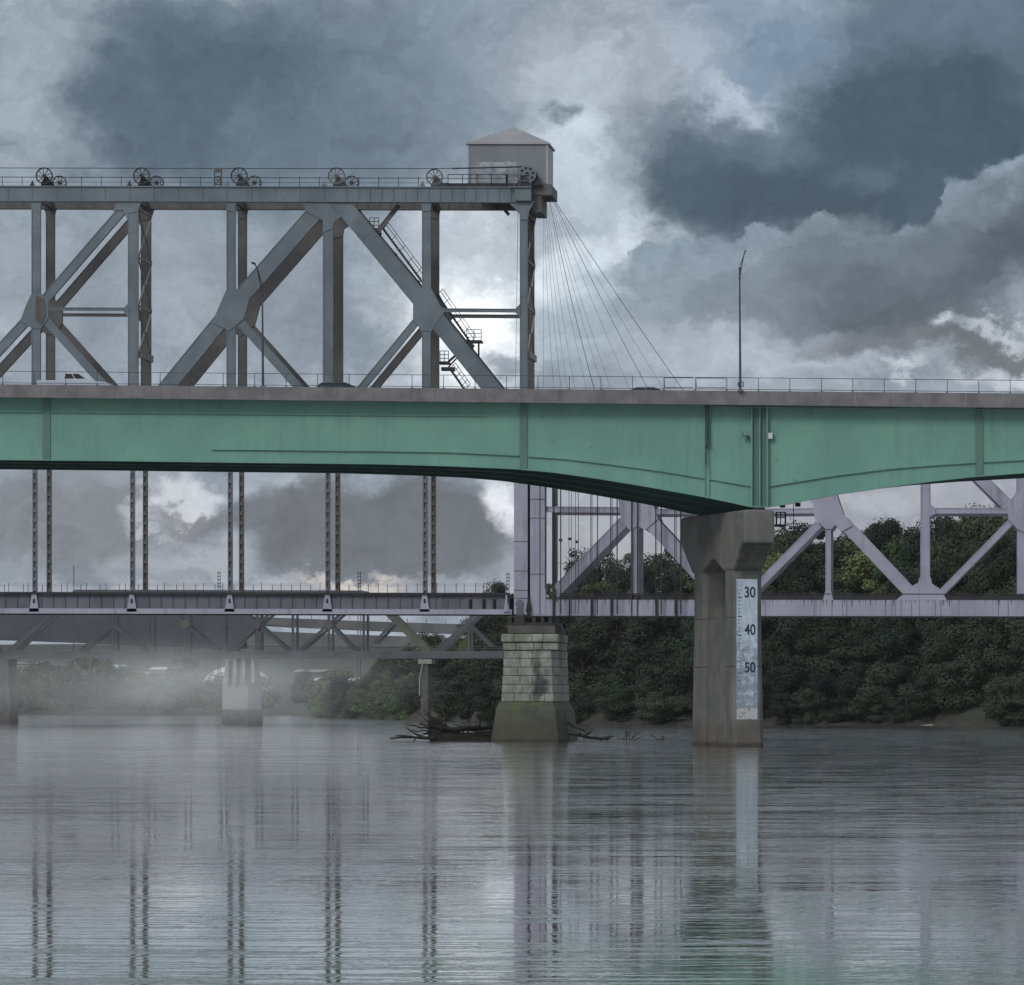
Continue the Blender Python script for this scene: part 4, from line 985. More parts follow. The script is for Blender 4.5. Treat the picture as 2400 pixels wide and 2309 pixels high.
for u in (1794, 1908, 1922, 1950, 1975, 1985, 2075, 2090, 2098, 2112, 2136, 2155, 2192, 2205, 2247, 2340, 2363, 2430, 2460): m.box(X(u-.5), X(u+.5), AY-.23, AY-.1, Z(1444), Z(1407))
m.build('chord_seam', M['lilac_dark'], at)
TOPV = 985
def panel(u, main):
    if main == 'V': mem(at, [(u, 1395), (u, TOPV)], 21, 'vertical', **LN)
mem(at, [(1298, 1392), (1462, 1222)], 25, 'diagonal', **LN)
mem(at, [(1487, 1400), (1487, TOPV)], 16, 'vertical', **LN)
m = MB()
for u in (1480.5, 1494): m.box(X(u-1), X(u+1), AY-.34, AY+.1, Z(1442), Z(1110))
m.build('edge_shadow_strip', M['dark'], at)  # dark strips put in as shadow lines along the vertical's edges
mem(at, [(1510, 1208), (1690, 1402)], 33, 'diagonal', **LN)
gusset(at, [(1449, 1170), (1449, 1170), (1526, 1170), (1542, 1216), (1512, 1243), (1495, 1232), (1478, 1244), (1465, 1232), (1452, 1222), (1455, 1212)][1:], **LN)
mem(at, [(1278, 1194), (1455, 1195)], 13, 'strut', d=.35, **LN); mem(at, [(1530, 1199), (1715, 1199)], 12, 'strut', d=.35, **LN)
mem(at, [(1715, 1400), (1715, TOPV)], 21, 'vertical', **LN)
mem(at, [(1715, 1199), (1912, 1197)], 12, 'strut', d=.35, **LN)
mem(at, [(1919, 1228), (1740, 1410)], 18, 'diagonal', **LN)
mem(at, [(1941, 1402), (1941, 1238)], 12, 'vertical', **LN); mem(at, [(1941, 1170), (1941, TOPV)], 12, 'vertical', **LN)
gusset(at, [(1929, 1406), (1953, 1406), (1948, 1386), (1934, 1386)], pro=.1, **LN)
gusset(at, [(1894, 1168), (1955, 1140), (1976, 1204), (1990, 1222), (1998, 1232), (1972, 1246), (1957, 1230), (1949, 1240), (1934, 1240), (1924, 1229), (1911, 1218), (1906, 1200), (1905, 1180)], **LN)
mem(at, [(1975, 1222), (2140, 1396)], 29, 'diagonal', **LN)
mem(at, [(1926, 1180), (1760, TOPV)], 29, 'diagonal', **LN); mem(at, [(1500, 1190), (1330, TOPV)], 25, 'diagonal', **LN)
mem(at, [(2168, 1370), (2168, TOPV)], 21, 'vertical', **LN)
gusset(at, [(2100, 1407), (2116, 1393), (2134, 1386), (2140, 1372), (2152, 1366), (2156, 1352), (2181, 1352), (2184, 1368), (2200, 1378), (2214, 1398), (2219, 1407)], **LN)
mem(at, [(2205, 1390), (2370, 1222)], 15, 'diagonal', **LN)
mem(at, [(2180, 1197), (2366, 1197)], 13, 'strut', d=.35, **LN); gusset(at, [(2178, 1180), (2192, 1191), (2192, 1204), (2178, 1212)], pro=.03, **LN)
mem(at, [(2395, 1406), (2395, TOPV)], 22, 'vertical', **LN)
mem(at, [(2300, 1122), (2378, 1200)], 28, 'diagonal', **LN); mem(at, [(2300, 1122), (2170, 990)], 28, 'diagonal', **LN)
gusset(at, [(2361, 1178), (2372, 1168), (2384, 1150), (2406, 1150), (2430, 1190), (2430, 1215), (2406, 1250), (2384, 1240), (2374, 1228), (2363, 1217)], **LN)
mem(at, [(2410, 1215), (2600, 1400)], 15, 'diagonal', **LN); mem(at, [(2622, 1406), (2622, TOPV)], 21, 'vertical', **LN)
m = MB(); m.box(X(1243), X(2900), AY-.1, AY+.8, Z(1012), Z(985)); m.build('top_chord', M['lilac'], at)
m = MB(); m.box(X(1243), X(2900), AY+W, AY+W+.8, Z(1012), Z(985)); m.build('top_chord', M['lilac_dark'], at)
for u, w_ in ((1298.5, 2), (1301.5, 1.4), (1316, 2.6), (1335, 1), (1341, 1), (1350, 1), (1357, 1.2), (1386, 1.6), (1389, 1.2), (1402, 2), (1433, 2), (1436.5, 1.4), (1448, 2.6), (1538, 2), (1541, 1), (1551, 2.6), (1583, 2), (1586.5, 1.2), (1597, 3.6)):
    m = MB(); y = AY-.9-(u % 3)*.15; m.box(X(u)-S(w_)/2, X(u)+S(w_)/2, y, y+.12, Z(1440), Z(1000)); m.build('suspender_rod', M['black'] if w_ < 2.5 else M['dark'], at)
m = MB()
for u, v in ((1337, 1264), (1354, 1271), (1316, 1267), (1300, 1258)): m.box(X(u-3.5), X(u+3.5), AY-1.4, AY-.8, Z(v+3), Z(v-3))
m.build('rod_coupling', M['dark'], at)
m = MB()
m.box(X(1300), X(1330), AY+1, AY+1.3, Z(1320), Z(1319)); m.build('cross_arm', M['dark'], at)

# ------------------------------------------------------------------ stone pier
sp = thing('stone_pier', (X(1245), AY+4, 0), 'stained pale stone block pier on a mossy flared base, under the lift tower', 'bridge pier')
def oct_(ul, ur, z_, y0, y1, ch):
    xl, xr = X(ul), X(ur)
    return [(xl, y0, z_), (xr-ch*.9, y0, z_), (xr, y0+ch*3.0, z_), (xr, y1-ch, z_), (xr-ch, y1, z_), (xl+ch, y1, z_), (xl, y1-ch, z_)]
AP = AY-1.2
m = MB(); m.rings([oct_(1152, 1338, -2.5, AP-1.3, AY+14, .9), oct_(1155, 1334, 0, AP-1.2, AY+14, .9), oct_(1166, 1325, Z(1664), AP-.7, AY+13.5, .9), oct_(1173, 1314, Z(1645.5), AP-.2, AY+13, .7)])
m.build('base', M['stone_base'], sp, bevel=.06)
vs = [1645, 1625, 1604.5, 1584, 1564, 1543.5, 1525]
rnd = random.Random(3)
m = MB()
for i in range(6):
    va, vb_ = vs[i], vs[i+1]; f = i/6; ul = 1177.5+6*f; ur = 1313-5.5*f; d_ = .05*i
    xl, xr = X(ul), X(ur); z0, z1 = Z(va)+.02, Z(vb_)-.02
    # front blocks
    cuts = [xl]; x = xl
    while x < xr-2.6: x += rnd.uniform(.95, 1.9); cuts.append(x)
    cuts.append(xr-.55)
    for a_, b_ in zip(cuts, cuts[1:]):
        pj = rnd.uniform(0, .07); m.box(a_+.012, b_-.012, AP+d_-pj, AP+d_+.8, z0, z1)
    q = .55; m.rings([[(xr-q, AP+d_, z_), (xr, AP+d_+1.7, z_), (xr-.3, AP+d_+2.2, z_), (xr-q-.3, AP+d_+.6, z_)] for z_ in (z0, z1)])
    y = AP+d_+1.72
    while y < AY+12:
        y2 = y+rnd.uniform(1, 2); m.box(xr-.8, xr-rnd.uniform(0, .05), y+.012, y2-.012, z0, z1); m.box(xl+rnd.uniform(0, .05), xl+.8, y-.9, y2-.93, z0, z1); y = y2
m.build('masonry', M['stone'], sp, bevel=.05)
m = MB(); m.rings([oct_(1180, 1310, Z(1648), AP+.12, AY+12.5, .6), oct_(1186, 1304, Z(1520), AP+.42, AY+12.5, .5)]); m.build('mortar_core', M['stone_dark'], sp)
for k_, (va, vb_, ul, ur, pj) in enumerate(((1524, 1506, 1181, 1309, .25), (1505, 1486, 1177, 1311, .45))):
    m = MB(); cuts = [ul, ul+30, ul+72, ur-36, ur]
    for a_, b_ in zip(cuts, cuts[1:]): m.box(X(a_)+.01, X(b_)-.01, AP+.35-pj, AY+12, Z(va)+.01, Z(vb_)-.01)
    m.build('coping', M['stone'], sp, bevel=.07)
m = MB(); m.box(X(1192), X(1303), AP+.5, AY+11.5, Z(1485), Z(1467)); m.build('pedestal', M['stone_dark'], sp, bevel=.05)
m = MB(); m.box(X(1190), X(1300), AP+.7, AY+11, Z(1467), Z(1459))
for u in (1196, 1212, 1230, 1252, 1272, 1290): m.box(X(u-4), X(u+4), AP+.8, AY+10, Z(1459), Z(1446))
m.box(X(1206), X(1230), AP+.55, AP+1.5, Z(1467), Z(1442)); m.build('bearing', M['dark'], sp)

# ------------------------------------------------------------------ driftwood
def branch(m, p, d, ln, r, depth, rnd, wob=.25):
    pts = [Vector(p)]; n_ = 6; d = Vector(d).normalized()
    for i in range(n_):
        d = (d+Vector((rnd.uniform(-wob, wob), rnd.uniform(-wob, wob), rnd.uniform(-wob, wob)))).normalized(); pts.append(pts[-1]+d*ln/n_)
    m.tube(pts, r, 6, r*.35)
    if depth > 0:
        for k_ in range(2):
            i = rnd.randint(2, 5); branch(m, pts[i], d+Vector((rnd.uniform(-.9, .9), rnd.uniform(-.5, .5), rnd.uniform(-.3, .8))), ln*.45, r*.45, depth-1, rnd, wob)
rnd = random.Random(11)
dw = thing('driftwood_pile', (X(1070), AY-.5, 0), 'dark driftwood pile with upturned roots, lodged against the left side of the stone pier', 'driftwood')
m = MB(); y = AY
# root fan: jagged wedge
pk = [(1004, 1727), (1006, 1700), (1003, 1694), (1010, 1690), (1016, 1680), (1024, 1684), (1034, 1690), (1048, 1700), (1062, 1706), (1076, 1712), (1090, 1727)]
m.rings([[(X(u), y-.6+rnd.uniform(-.3, .2), Z(v)) for u, v in pk], [(X(u), y+.9+rnd.uniform(-.2, .3), Z(v)-rnd.uniform(0, .3)) for u, v in pk]]); m.build('root_plate', M['wood'], dw)
for i in range(16):
    u = rnd.uniform(1010, 1150); v = rnd.uniform(1708, 1734); m = MB()
    branch(m, P(u, v, y-rnd.uniform(-.8, 1.2)), (rnd.choice((-1, 1)), rnd.uniform(-.3, .3), rnd.uniform(-.08, .15)), rnd.uniform(2.5, 5), rnd.uniform(.1, .26), 1, rnd, .12); m.build('log', M['wood'], dw)
for (a_, b_, v0, v1, r_) in ((1010, 948, 1709, 1697, .12), (1012, 958, 1712, 1714, .10), (1014, 985, 1718, 1722, .11), (1022, 992, 1686, 1672, .1), (1050, 1082, 1704, 1714, .13), (1086, 1084, 1712, 1699, .07), (1120, 1116, 1714, 1697, .08), (1140, 1060, 1706, 1716, .14), (1150, 1100, 1699, 1712, .16)):
    m = MB(); pa, pb = P(a_, v0, y-.4), P(b_, v1, y-.9); mid = [pa.lerp(pb, k_/5)+Vector((0, 0, rnd.uniform(-.1, .1)))*(0 < k_ < 5) for k_ in range(6)]
    m.tube(mid, r_, 6, r_*.3); branch(m, mid[3], (pb-pa)+Vector((0, 0, .8)), .9, r_*.4, 0, rnd); m.build('branch', M['wood'], dw)
m = MB()
prof_ = [(1008, 1737), (1014, 1727), (1040, 1719), (1070, 1722), (1100, 1716), (1130, 1720), (1158, 1708), (1160, 1737)]
m.rings([[(X(u), y-.9, Z(v)) for u, v in prof_], [(X(u), y+2.2, Z(v)-.1) for u, v in prof_]]); m.build('debris_mat', M['wood'], dw)
d2 = thing('driftwood_pile', (X(1360), AY, 0), 'low tangle of floating branches trailing right of the stone pier base', 'driftwood')
for i in range(12):
    m = MB(); u = 1332+i*6.5; branch(m, P(u, 1733-(12-i)*1.0, AY-.5+rnd.uniform(0, 1.5)), (1, rnd.uniform(-.4, .4), -.08), rnd.uniform(.8, 1.6), .12, 1, rnd, .2); m.build('branch', M['wood'], d2)
m = MB(); m.tube([P(1330, 1693), P(1345, 1704), P(1373, 1714)], .15, 6, .08); m.build('log', M['wood'], d2)
for uc, n_, lab in ((1474, 8, 'small spiky clump of floating twigs between the stone pier and the concrete pier'), (1546, 4, 'tiny floating twig clump near the concrete pier, right of the larger one')):
    d3 = thing('floating_twigs', (X(uc), AY, 0), lab, 'driftwood', None)
    for i in range(n_):
        m = MB(); branch(m, P(uc+rnd.uniform(-12, 12)*n_/8, 1735, AY), (rnd.uniform(-1.2, 1.2), 0, rnd.uniform(.3, 1)), rnd.uniform(.6, 1.1)*(n_/8)**.5, .05, 1, rnd, .3); m.build('twig', M['wood'], d3)

# ------------------------------------------------------------------ old swing truss bridge beyond, and its piers
BY = 1036.0
ob = thing('swing_truss', (X(500, BY), BY+3, Z(1545, BY)), 'hazy grey riveted through truss bridge beyond, seen beneath the hung lower deck', 'truss bridge')
HS = dict(near=M['haze_steel'], far=M['haze_steel'], Y=BY, width=7)
def om(pts, w, name, **k): 
    kk = dict(HS); kk.update(k); mem(ob, pts, w, name, d=.5, **kk)
m = MB(); m.box(X(-500, BY), X(1180, BY), BY-.1, BY+.6, Z(1543, BY), Z(1526, BY)); m.build('bottom_chord', M['haze_steel'], ob)
m = MB(); m.box(X(-500, BY), X(1180, BY), BY+7, BY+7.6, Z(1543, BY), Z(1526, BY)); m.build('bottom_chord', M['haze_steel'], ob)
for i in range(28):
    pass
m = MB(); m.prism([(X(162, BY), Z(1391, BY)), (X(176, BY), Z(1382, BY)), (X(850, BY), Z(1384, BY)), (X(872, BY), Z(1394, BY))], BY-.05, BY+.7); m.build('top_chord', M['haze_steel'], ob)
m = MB(); m.prism([(X(162, BY), Z(1391, BY)), (X(176, BY), Z(1382, BY)), (X(850, BY), Z(1384, BY)), (X(872, BY), Z(1394, BY))], BY+7, BY+7.7); m.build('top_chord', M['haze_steel'], ob)
om([(168, 1392), (20, 1530)], 12, 'end_post')
om([(866, 1394), (1003, 1530)], 15, 'end_post', near=M['haze_steel_green'], far=M['haze_steel_green'])
for u in (263, 350, 435, 519, 602, 686, 770, 852): om([(u, 1390), (u, 1528)], 5 if u != 602 else 8, 'vertical')
for a_, b_ in (((435, 1464), (350, 1390)), ((435, 1464), (511, 1530)), ((602, 1464), (527, 1530)), ((602, 1464), (519, 1392)), ((602, 1464), (680, 1530)), ((770, 1464), (694, 1530)), ((770, 1464), (835, 1528)),
               ((602, 1464), (686, 1392)), ((770, 1464), (852, 1392)), ((919, 1462), (875, 1508)), ((263, 1464), (180, 1530)), ((263, 1464), (345, 1530))):
    om([a_, b_], 6, 'diagonal')
om([(350, 1462), (602, 1464)], 3.5, 'strut', both=False); om([(602, 1464), (686, 1470)], 3.5, 'strut', both=False)
for u in (435, 602, 770):
    m = MB(); c = P(u, 1464, BY)+Vector((0, -.15, 0)); m.rings([[c+Vector((math.cos(2*math.pi*i/8+.4)*.65, d_, math.sin(2*math.pi*i/8+.4)*.8)) for i in range(8)] for d_ in (0, .15)]); m.build('gusset_plate', M['haze_steel_green'] if u == 435 else M['haze_steel'], ob)
om([(1135, 1425), (1020, 1532)], 12, 'end_post'); om([(1095, 1462), (1150, 1515)], 5, 'diagonal'); om([(1098, 1460), (1098, 1528)], 6, 'vertical'); om([(1135, 1425), (1290, 1425)], 9, 'top_chord')
om([(-10, 1530), (-150, 1392)], 12, 'end_post')
m = MB()
for i in range(40): u = -460+i*42; m.tube([P(u, 1526, BY), P(u, 1515, BY)], .05, 4)
m.tube([P(-480, 1516, BY), P(1180, 1516, BY)], .05, 4); m.tube([P(-480, 1521, BY), P(1180, 1521, BY)], .05, 4); m.build('railing', M['haze_steel'], ob)
# pivot pier
pv = thing('pivot_pier', (X(561, BY), BY+4, 0), 'hazy pale concrete pier with dark waterline under the middle of the far truss', 'bridge pier')
m = MB(); c = Vector((X(561, BY), BY+4, 0))
def circ(r_, z_, n_=8, ph=math.pi/8): return [(c.x+math.cos(2*math.pi*i/n_+ph)*r_, c.y+math.sin(2*math.pi*i/n_+ph)*r_, z_) for i in range(n_)]
m.rings([circ(3.6, -2, 8), circ(3.4, Z(1663, BY), 8)]); m.build('footing', M['stone_dark'], pv)
m = MB(); m.rings([circ(3.35, Z(1663, BY)-.02, 8), circ(3.3, Z(1600, BY), 8), circ(2.9, Z(1568, BY), 8), circ(2.8, Z(1548, BY), 8)]); m.build('shaft', M['pale_conc'], pv)
m = MB()
for u in (531, 550, 570, 592): m.box(X(u-4, BY), X(u+4, BY), BY+.2, BY+1.6, Z(1600, BY), Z(1544, BY))
m.build('buttress', M['pale_conc'], pv)
lp_ = thing('bridge_pier', (X(5, BY), BY+4, 0), 'dark stone pier cut by the left edge, beneath the far truss', 'bridge pier')
m = MB(); m.rings([[(X(-70, BY), BY, z_), (X(e_, BY), BY, z_), (X(e_, BY), BY+9, z_), (X(-70, BY), BY+9, z_)] for z_, e_ in ((-2, 24), (Z(1640, BY), 23), (Z(1560, BY), 19), (Z(1545, BY), 22))]); m.build('shaft', M['stone_dark'], lp_)
rp_ = thing('bridge_pier', (X(990, BY), BY+4, 1), 'slender dark pier at the tree line carrying the right end of the far truss', 'bridge pier')
m = MB(); m.rings([[(X(986, BY)-.2*0, BY, z_), (X(1003, BY), BY, z_), (X(1003, BY), BY+6, z_), (X(986, BY), BY+6, z_)] for z_ in (-1.5, Z(1556, BY))]); m.build('shaft', M['stone_dark'], rp_)
m = MB(); m.box(X(980, BY), X(1012, BY), BY-.3, BY+6.3, Z(1556, BY), Z(1545, BY)); m.build('cap', M['pale_conc'], rp_)
m = MB(); m.tube([P(991, 1556, BY)+Vector((0, -.4, 0)), P(984, 1590, BY)+Vector((0, -.4, 0)), P(984, 1630, BY)+Vector((0, -.4, 0))], .12, 6); m.build('drain_pipe', M['pale_conc'], rp_)

# ------------------------------------------------------------------ highway viaduct behind the truss
VY = 1300.0
hv = thing('highway_viaduct', (X(500, VY), VY, Z(1500, VY)), 'dull grey highway viaduct with deep girders, curving behind the far truss', 'bridge')
def vstrip(pt_, pb_, y0, y1, mt, name, a_=-500, b_=1300):
    m = MB(); rs = []
    for u in samp(a_, b_, 40): rs.append([(X(u, VY), y0, Z(interp(pb_, u), VY)), (X(u, VY), y1, Z(interp(pb_, u), VY)), (X(u, VY), y1, Z(interp(pt_, u), VY)), (X(u, VY), y0, Z(interp(pt_, u), VY))])
    m.rings(rs); m.build(name, mt, hv)
vstrip([(-500, 1405), (345, 1410), (640, 1452), (860, 1462), (1300, 1476)], [(-500, 1496), (0, 1500), (560, 1521), (600, 1486), (860, 1489), (1300, 1494)], VY, VY+12, M['viaduct_steel'], 'girder', -500, 600)
vstrip([(600, 1446), (860, 1456), (1300, 1470)], [(600, 1466), (860, 1478), (1300, 1494)], VY+1, VY+12, M['viaduct'], 'girder', 600, 1300)
vstrip([(600, 1480), (860, 1490), (1300, 1504)], [(600, 1515), (860, 1518), (1300, 1523)], VY-16, VY-6, M['viaduct'], 'ramp_girder', 600, 1300)
m = MB()
for i in range(12): u = 640+i*45; m.tube([P(u, interp([(600, 1446), (1300, 1470)], u), VY), P(u, interp([(600, 1440), (1300, 1463)], u)-3, VY)], .07, 4)
m.build('railing', M['viaduct'], hv)
for u in (545, 1060):
    m = MB(); m.box(X(u-9, VY), X(u+9, VY), VY+3, VY+7, -2, Z(1500, VY)); m.build('viaduct_column', M['pale_conc'], hv)

# ------------------------------------------------------------------ far bank: town, storage dome, antennas
FY = 2100.0
dm = thing('storage_dome', (X(555, 1800), 1800, 3), 'large pale rounded storage dome behind the pivot pier, faded by mist', 'storage dome')
m = MB(); c = Vector((X(555, 1800), 1800, Z(1622, 1800))); rr = X(640, 1800)-X(555, 1800)
m.rings([[c+Vector((math.cos(t_)*rr*k1, math.sin(t_)*rr*k1, rr*k2*.72)) for t_ in [2*math.pi*i/32 for i in range(32)]] for k1, k2 in ((1, -.6), (1, .1), (.96, .35), (.84, .6), (.62, .82), (.35, .95), (.05, 1))]); m.build('shell', M['white'], dm, smooth=True)
m = MB(); m.rings([[c+Vector((math.cos(t_)*rr*1.01, math.sin(t_)*rr*1.01, z_)) for t_ in [2*math.pi*i/32 for i in range(32)]] for z_ in (-.4, .2)]); m.build('ring_beam', M['town'], dm)
def building(u0, u1, v0, v1, Y, mt, rf, lab, d=25):
    b = thing('warehouse', (X((u0+u1)/2, Y), Y, Z(v1, Y)), lab, 'warehouse', 'pale warehouses on the far bank')
    m = MB(); x0, x1 = X(u0, Y), X(u1, Y); m.box(x0, x1, Y, Y+d, Z(v1, Y)-6, Z(v0, Y)-.6); m.build('wall', mt, b)
    m = MB(); z_ = Z(v0, Y)-.6; m.rings([[(x0-.4, Y-.5, z_), (x0-.4, Y+d/2, z_+1.1), (x0-.4, Y+d+.5, z_), (x0-.4, Y+d/2, z_-.1)], [(x1+.4, Y-.5, z_), (x1+.4, Y+d/2, z_+1.1), (x1+.4, Y+d+.5, z_), (x1+.4, Y+d/2, z_-.1)]]); m.build('roof', rf, b)
    m = MB()
    n_ = max(2, int((x1-x0)/7))
    for i in range(n_): xx = x0+(x1-x0)*(i+.5)/n_; m.box(xx-1.4, xx+1.4, Y-.06, Y+.1, Z(v1, Y)-1.5, Z(v0, Y)-1.8)
    m.build('loading_door', M['viaduct'], b)
    return b
building(213, 281, 1561, 1574, 2300, M['town'], M['white'], 'long low warehouse with bright white roof, uphill of the hazy left bank trees')
building(108, 208, 1581, 1592, 2050, M['white'], M['white'], 'white warehouse just above the tree tops nearest the left edge pier')
building(285, 345, 1577, 1590, 2200, M['town'], M['town'], 'tan low warehouse right of the white roofed one')
building(20, 90, 1553, 1572, 2500, M['town'], M['viaduct'], 'grey taller warehouse beside the left edge pier')
building(735, 835, 1592, 1606, 2000, M['town'], M['white'], 'pale warehouse between the pivot pier and the dark wooded bank')
building(350, 420, 1566, 1576, 2450, M['town'], M['white'], 'faint long warehouse high on the far slope, left of the dome')
building(690, 760, 1572, 1584, 2400, M['viaduct'], M['town'], 'grey warehouse high on the far slope, right of the pivot pier')
for u, v0, v1, lab, tw in ((173, 1326, 1376, 'single thin antenna mast rising behind the deck at left', 0), (511, 1338, 1383, 'twin post antenna mast beside the third hanger', 5), (839, 1339, 1384, 'lattice antenna mast in the bright gap by the fourth hanger', 6), (1188, 1341, 1392, 'antenna mast above the tree beside the lift tower', 5)):
    Y = 1500; a_ = thing('antenna_mast', (X(u, Y), Y, Z(1600, Y)), lab, 'antenna mast', 'antenna masts on the skyline')
    m = MB()
    for du in ((0,) if not tw else (0, tw)): m.tube([P(u+du, 1600, Y), P(u+du, v0, Y)], .12, 5, .07)
    m.build('mast', M['dark'], a_)
    m = MB()
    for k_ in range(5): v = v0+5+k_*8; m.tube([P(u-1.5, v, Y), P(u+max(tw, 1.5)+(1.5 if tw else 0), v, Y)], .08, 4)
    m.build('cross_arm', M['dark'], a_)

# ------------------------------------------------------------------ trees
def crown_mesh(name, seed, nlobe, nleaf, size, sp_=.42, hfac=1.0, core=True, matl=None):
    """a crown about 2 wide and 2 high (unit), centred on z=1: leaf quads through lobes, uneven outline"""
    rd = random.Random(seed); m = MB(); lobes = []
    for i in range(nlobe):
        a_ = rd.uniform(0, 2*math.pi); h_ = rd.uniform(.15, 1.85); rr = (1-((h_-.95)/1.1)**2)**.5*rd.uniform(.35, .72)
        lobes.append((math.cos(a_)*rr, math.sin(a_)*rr, h_*hfac, rd.uniform(.22, sp_)))
    lobes.append((rd.uniform(-.15, .15), 0, 1.75*hfac, .3))
    for i in range(nleaf):
        lx, ly, lz, lr = rd.choice(lobes)
        th = rd.uniform(0, 2*math.pi); cz = rd.uniform(-1, 1); sn = (1-cz*cz)**.5; k_ = lr*(rd.random()**.22)*rd.choice((1, 1, 1, 1.18))
        c_ = Vector((lx+math.cos(th)*sn*k_, ly+math.sin(th)*sn*k_, lz+cz*k_*.85))
        out = Vector((math.cos(th)*sn, math.sin(th)*sn, cz+.35)).normalized()
        nrm = (out+Vector((rd.uniform(-.4, .4), rd.uniform(-.4, .4), rd.uniform(-.4, .4)))).normalized()
        a1 = nrm.cross(Vector((rd.uniform(-1, 1), rd.uniform(-1, 1), rd.uniform(-1, 1)))).normalized(); b1 = nrm.cross(a1)
        s_ = size*rd.uniform(.6, 1.35)
        m.add([c_-a1*s_, c_+b1*s_*.55, c_+a1*s_, c_-b1*s_*.55], [(0, 1, 2, 3)])
    me = bpy.data.meshes.new(name); me.from_pydata(m.v, [], m.f); me.materials.append(matl or M['leaf']); return me
def trunk_mesh(name, seed):
    rd = random.Random(seed); m = MB()
    pts = [Vector((0, 0, -.35))]
    for i in range(6): pts.append(pts[-1]+Vector((rd.uniform(-.05, .05), rd.uniform(-.05, .05), .3)))
    m.tube(pts, .075, 7, .03)
    for i in range(7):
        q = pts[rd.randint(2, 5)]; a_ = rd.uniform(0, 2*math.pi); d_ = Vector((math.cos(a_), math.sin(a_), rd.uniform(.5, 1.3)))
        p_ = [q]; 
        for k_ in range(4): d_ = (d_+Vector((rd.uniform(-.3, .3), rd.uniform(-.3, .3), .1))); p_.append(p_[-1]+d_.normalized()*.2)
        m.tube(p_, .03, 5, .008)
    me = bpy.data.meshes.new(name); me.from_pydata(m.v, [], m.f); me.materials.append(M['bark']); return me
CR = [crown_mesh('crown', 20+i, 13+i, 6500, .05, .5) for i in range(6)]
CRL = [crown_mesh('crown', 40+i, 15, 3800, .062, .5, matl=M['leaf_bright']) for i in range(2)]
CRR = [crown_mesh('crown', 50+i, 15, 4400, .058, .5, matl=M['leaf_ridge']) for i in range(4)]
CRS = [crown_mesh('crown', 60+i, 13, 1300, .05, .32) for i in range(3)]
CRF = [crown_mesh('crown', 80+i, 22, 2600, .07, matl=M['leaf_far']) for i in range(3)]
TR = [trunk_mesh('trunk', 90+i) for i in range(3)]
def tree(x, y, z, w, h, cr, label, group, name='tree'):
    b = thing(name, (x, y, z), label, 'tree', group); 
    b.rotation_euler = (0, 0, random.uniform(0, 6.28)); b.scale = (w/2, w/2, h/2.1)
    for nm, me in (('crown', cr), ('trunk', random.choice(TR))):
        o = bpy.data.objects.new(nm, me); COL.objects.link(o); o.parent = b
    return b
rt = random.Random(5)
TL = []
ROWS = [(1.5, 7.5, 5.5), (8, 9.5, 8), (18, 10, 9), (28, 10, 10), (38, 10, 10.5), (50, 9.5, 10.5), (62, 9.5, 10.5), (72, 10, 11)]
for ri, (d_, w_, h_) in enumerate(ROWS):
    u = 765 if ri < 2 else (800 if ri < 4 else 880)
    while u < 2560:
        step = (w_*(.55 if ri < 5 else .40))/(S(1, shoreY(u)))
        uu = u+rt.uniform(-18, 18); Y = shoreY(uu)+d_+rt.uniform(-3, 3); x = X(uu, Y); z = ground_z(x, Y)
        k_ = 1.0
        if uu < 1000: k_ = .62+.3*(uu-760)/240
        elif uu < 1195 and ri > 3: k_ = .72
        elif 1180 < uu < 1620 and ri > 3: k_ = .8
        hh = h_*k_*rt.uniform(.72, 1.2)*(.96 if ri < 5 else 1); ww = w_*k_*rt.uniform(.75, 1.3)
        gap = (ri == 0 and (2190 < uu < 2350)) or (ri < 2 and 960 < uu < 1050) or (ri == 0 and rt.random() < .12)
        sparse = 1180 < uu < 1620 and ri > 5
        if not gap and not (sparse and rt.random() < .2):
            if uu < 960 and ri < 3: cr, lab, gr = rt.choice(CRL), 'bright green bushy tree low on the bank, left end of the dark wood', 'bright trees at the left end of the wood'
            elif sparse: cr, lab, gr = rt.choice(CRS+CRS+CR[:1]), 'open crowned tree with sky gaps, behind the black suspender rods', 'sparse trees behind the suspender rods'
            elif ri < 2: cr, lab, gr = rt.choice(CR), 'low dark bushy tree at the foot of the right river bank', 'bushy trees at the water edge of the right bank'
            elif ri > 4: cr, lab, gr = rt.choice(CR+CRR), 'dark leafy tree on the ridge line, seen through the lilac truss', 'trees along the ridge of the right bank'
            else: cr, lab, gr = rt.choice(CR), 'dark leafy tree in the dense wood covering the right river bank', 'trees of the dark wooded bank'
            tb_ = tree(x, Y, z-.3, ww, hh, cr, lab, gr); TL.append((uu, ri, sparse, tb_))
        u += step
ORD = 'first second third fourth fifth sixth seventh eighth ninth tenth eleventh twelfth thirteenth fourteenth fifteenth sixteenth seventeenth eighteenth nineteenth twentieth'.split()
TIER = ['water-edge', 'second-lowest', 'third', 'middle', 'upper-middle', 'second-highest', 'ridge', 'rearmost']
def zone(u):
    if u < 1170: return 0, 'left of the stone pier'
    if u < 1700: return 1, 'between stone and concrete piers'
    if u < 2050: return 2, 'just right of the concrete pier'
    return 3, 'towards the right edge'
cnt = {}
for uu, ri, sparse, o in sorted(TL, key=lambda q: q[0]):
    k_ = (zone(uu)[0], ri); n_ = cnt.get(k_, 0); cnt[k_] = n_+1
    o['label'] = '%s, %s from left in the %s row %s' % ('open-crowned tree' if sparse else ('bright green tree' if o['group'].startswith('bright') else 'dark leafy tree'), ORD[min(n_, 19)], TIER[ri], zone(uu)[1])
far_n = 0
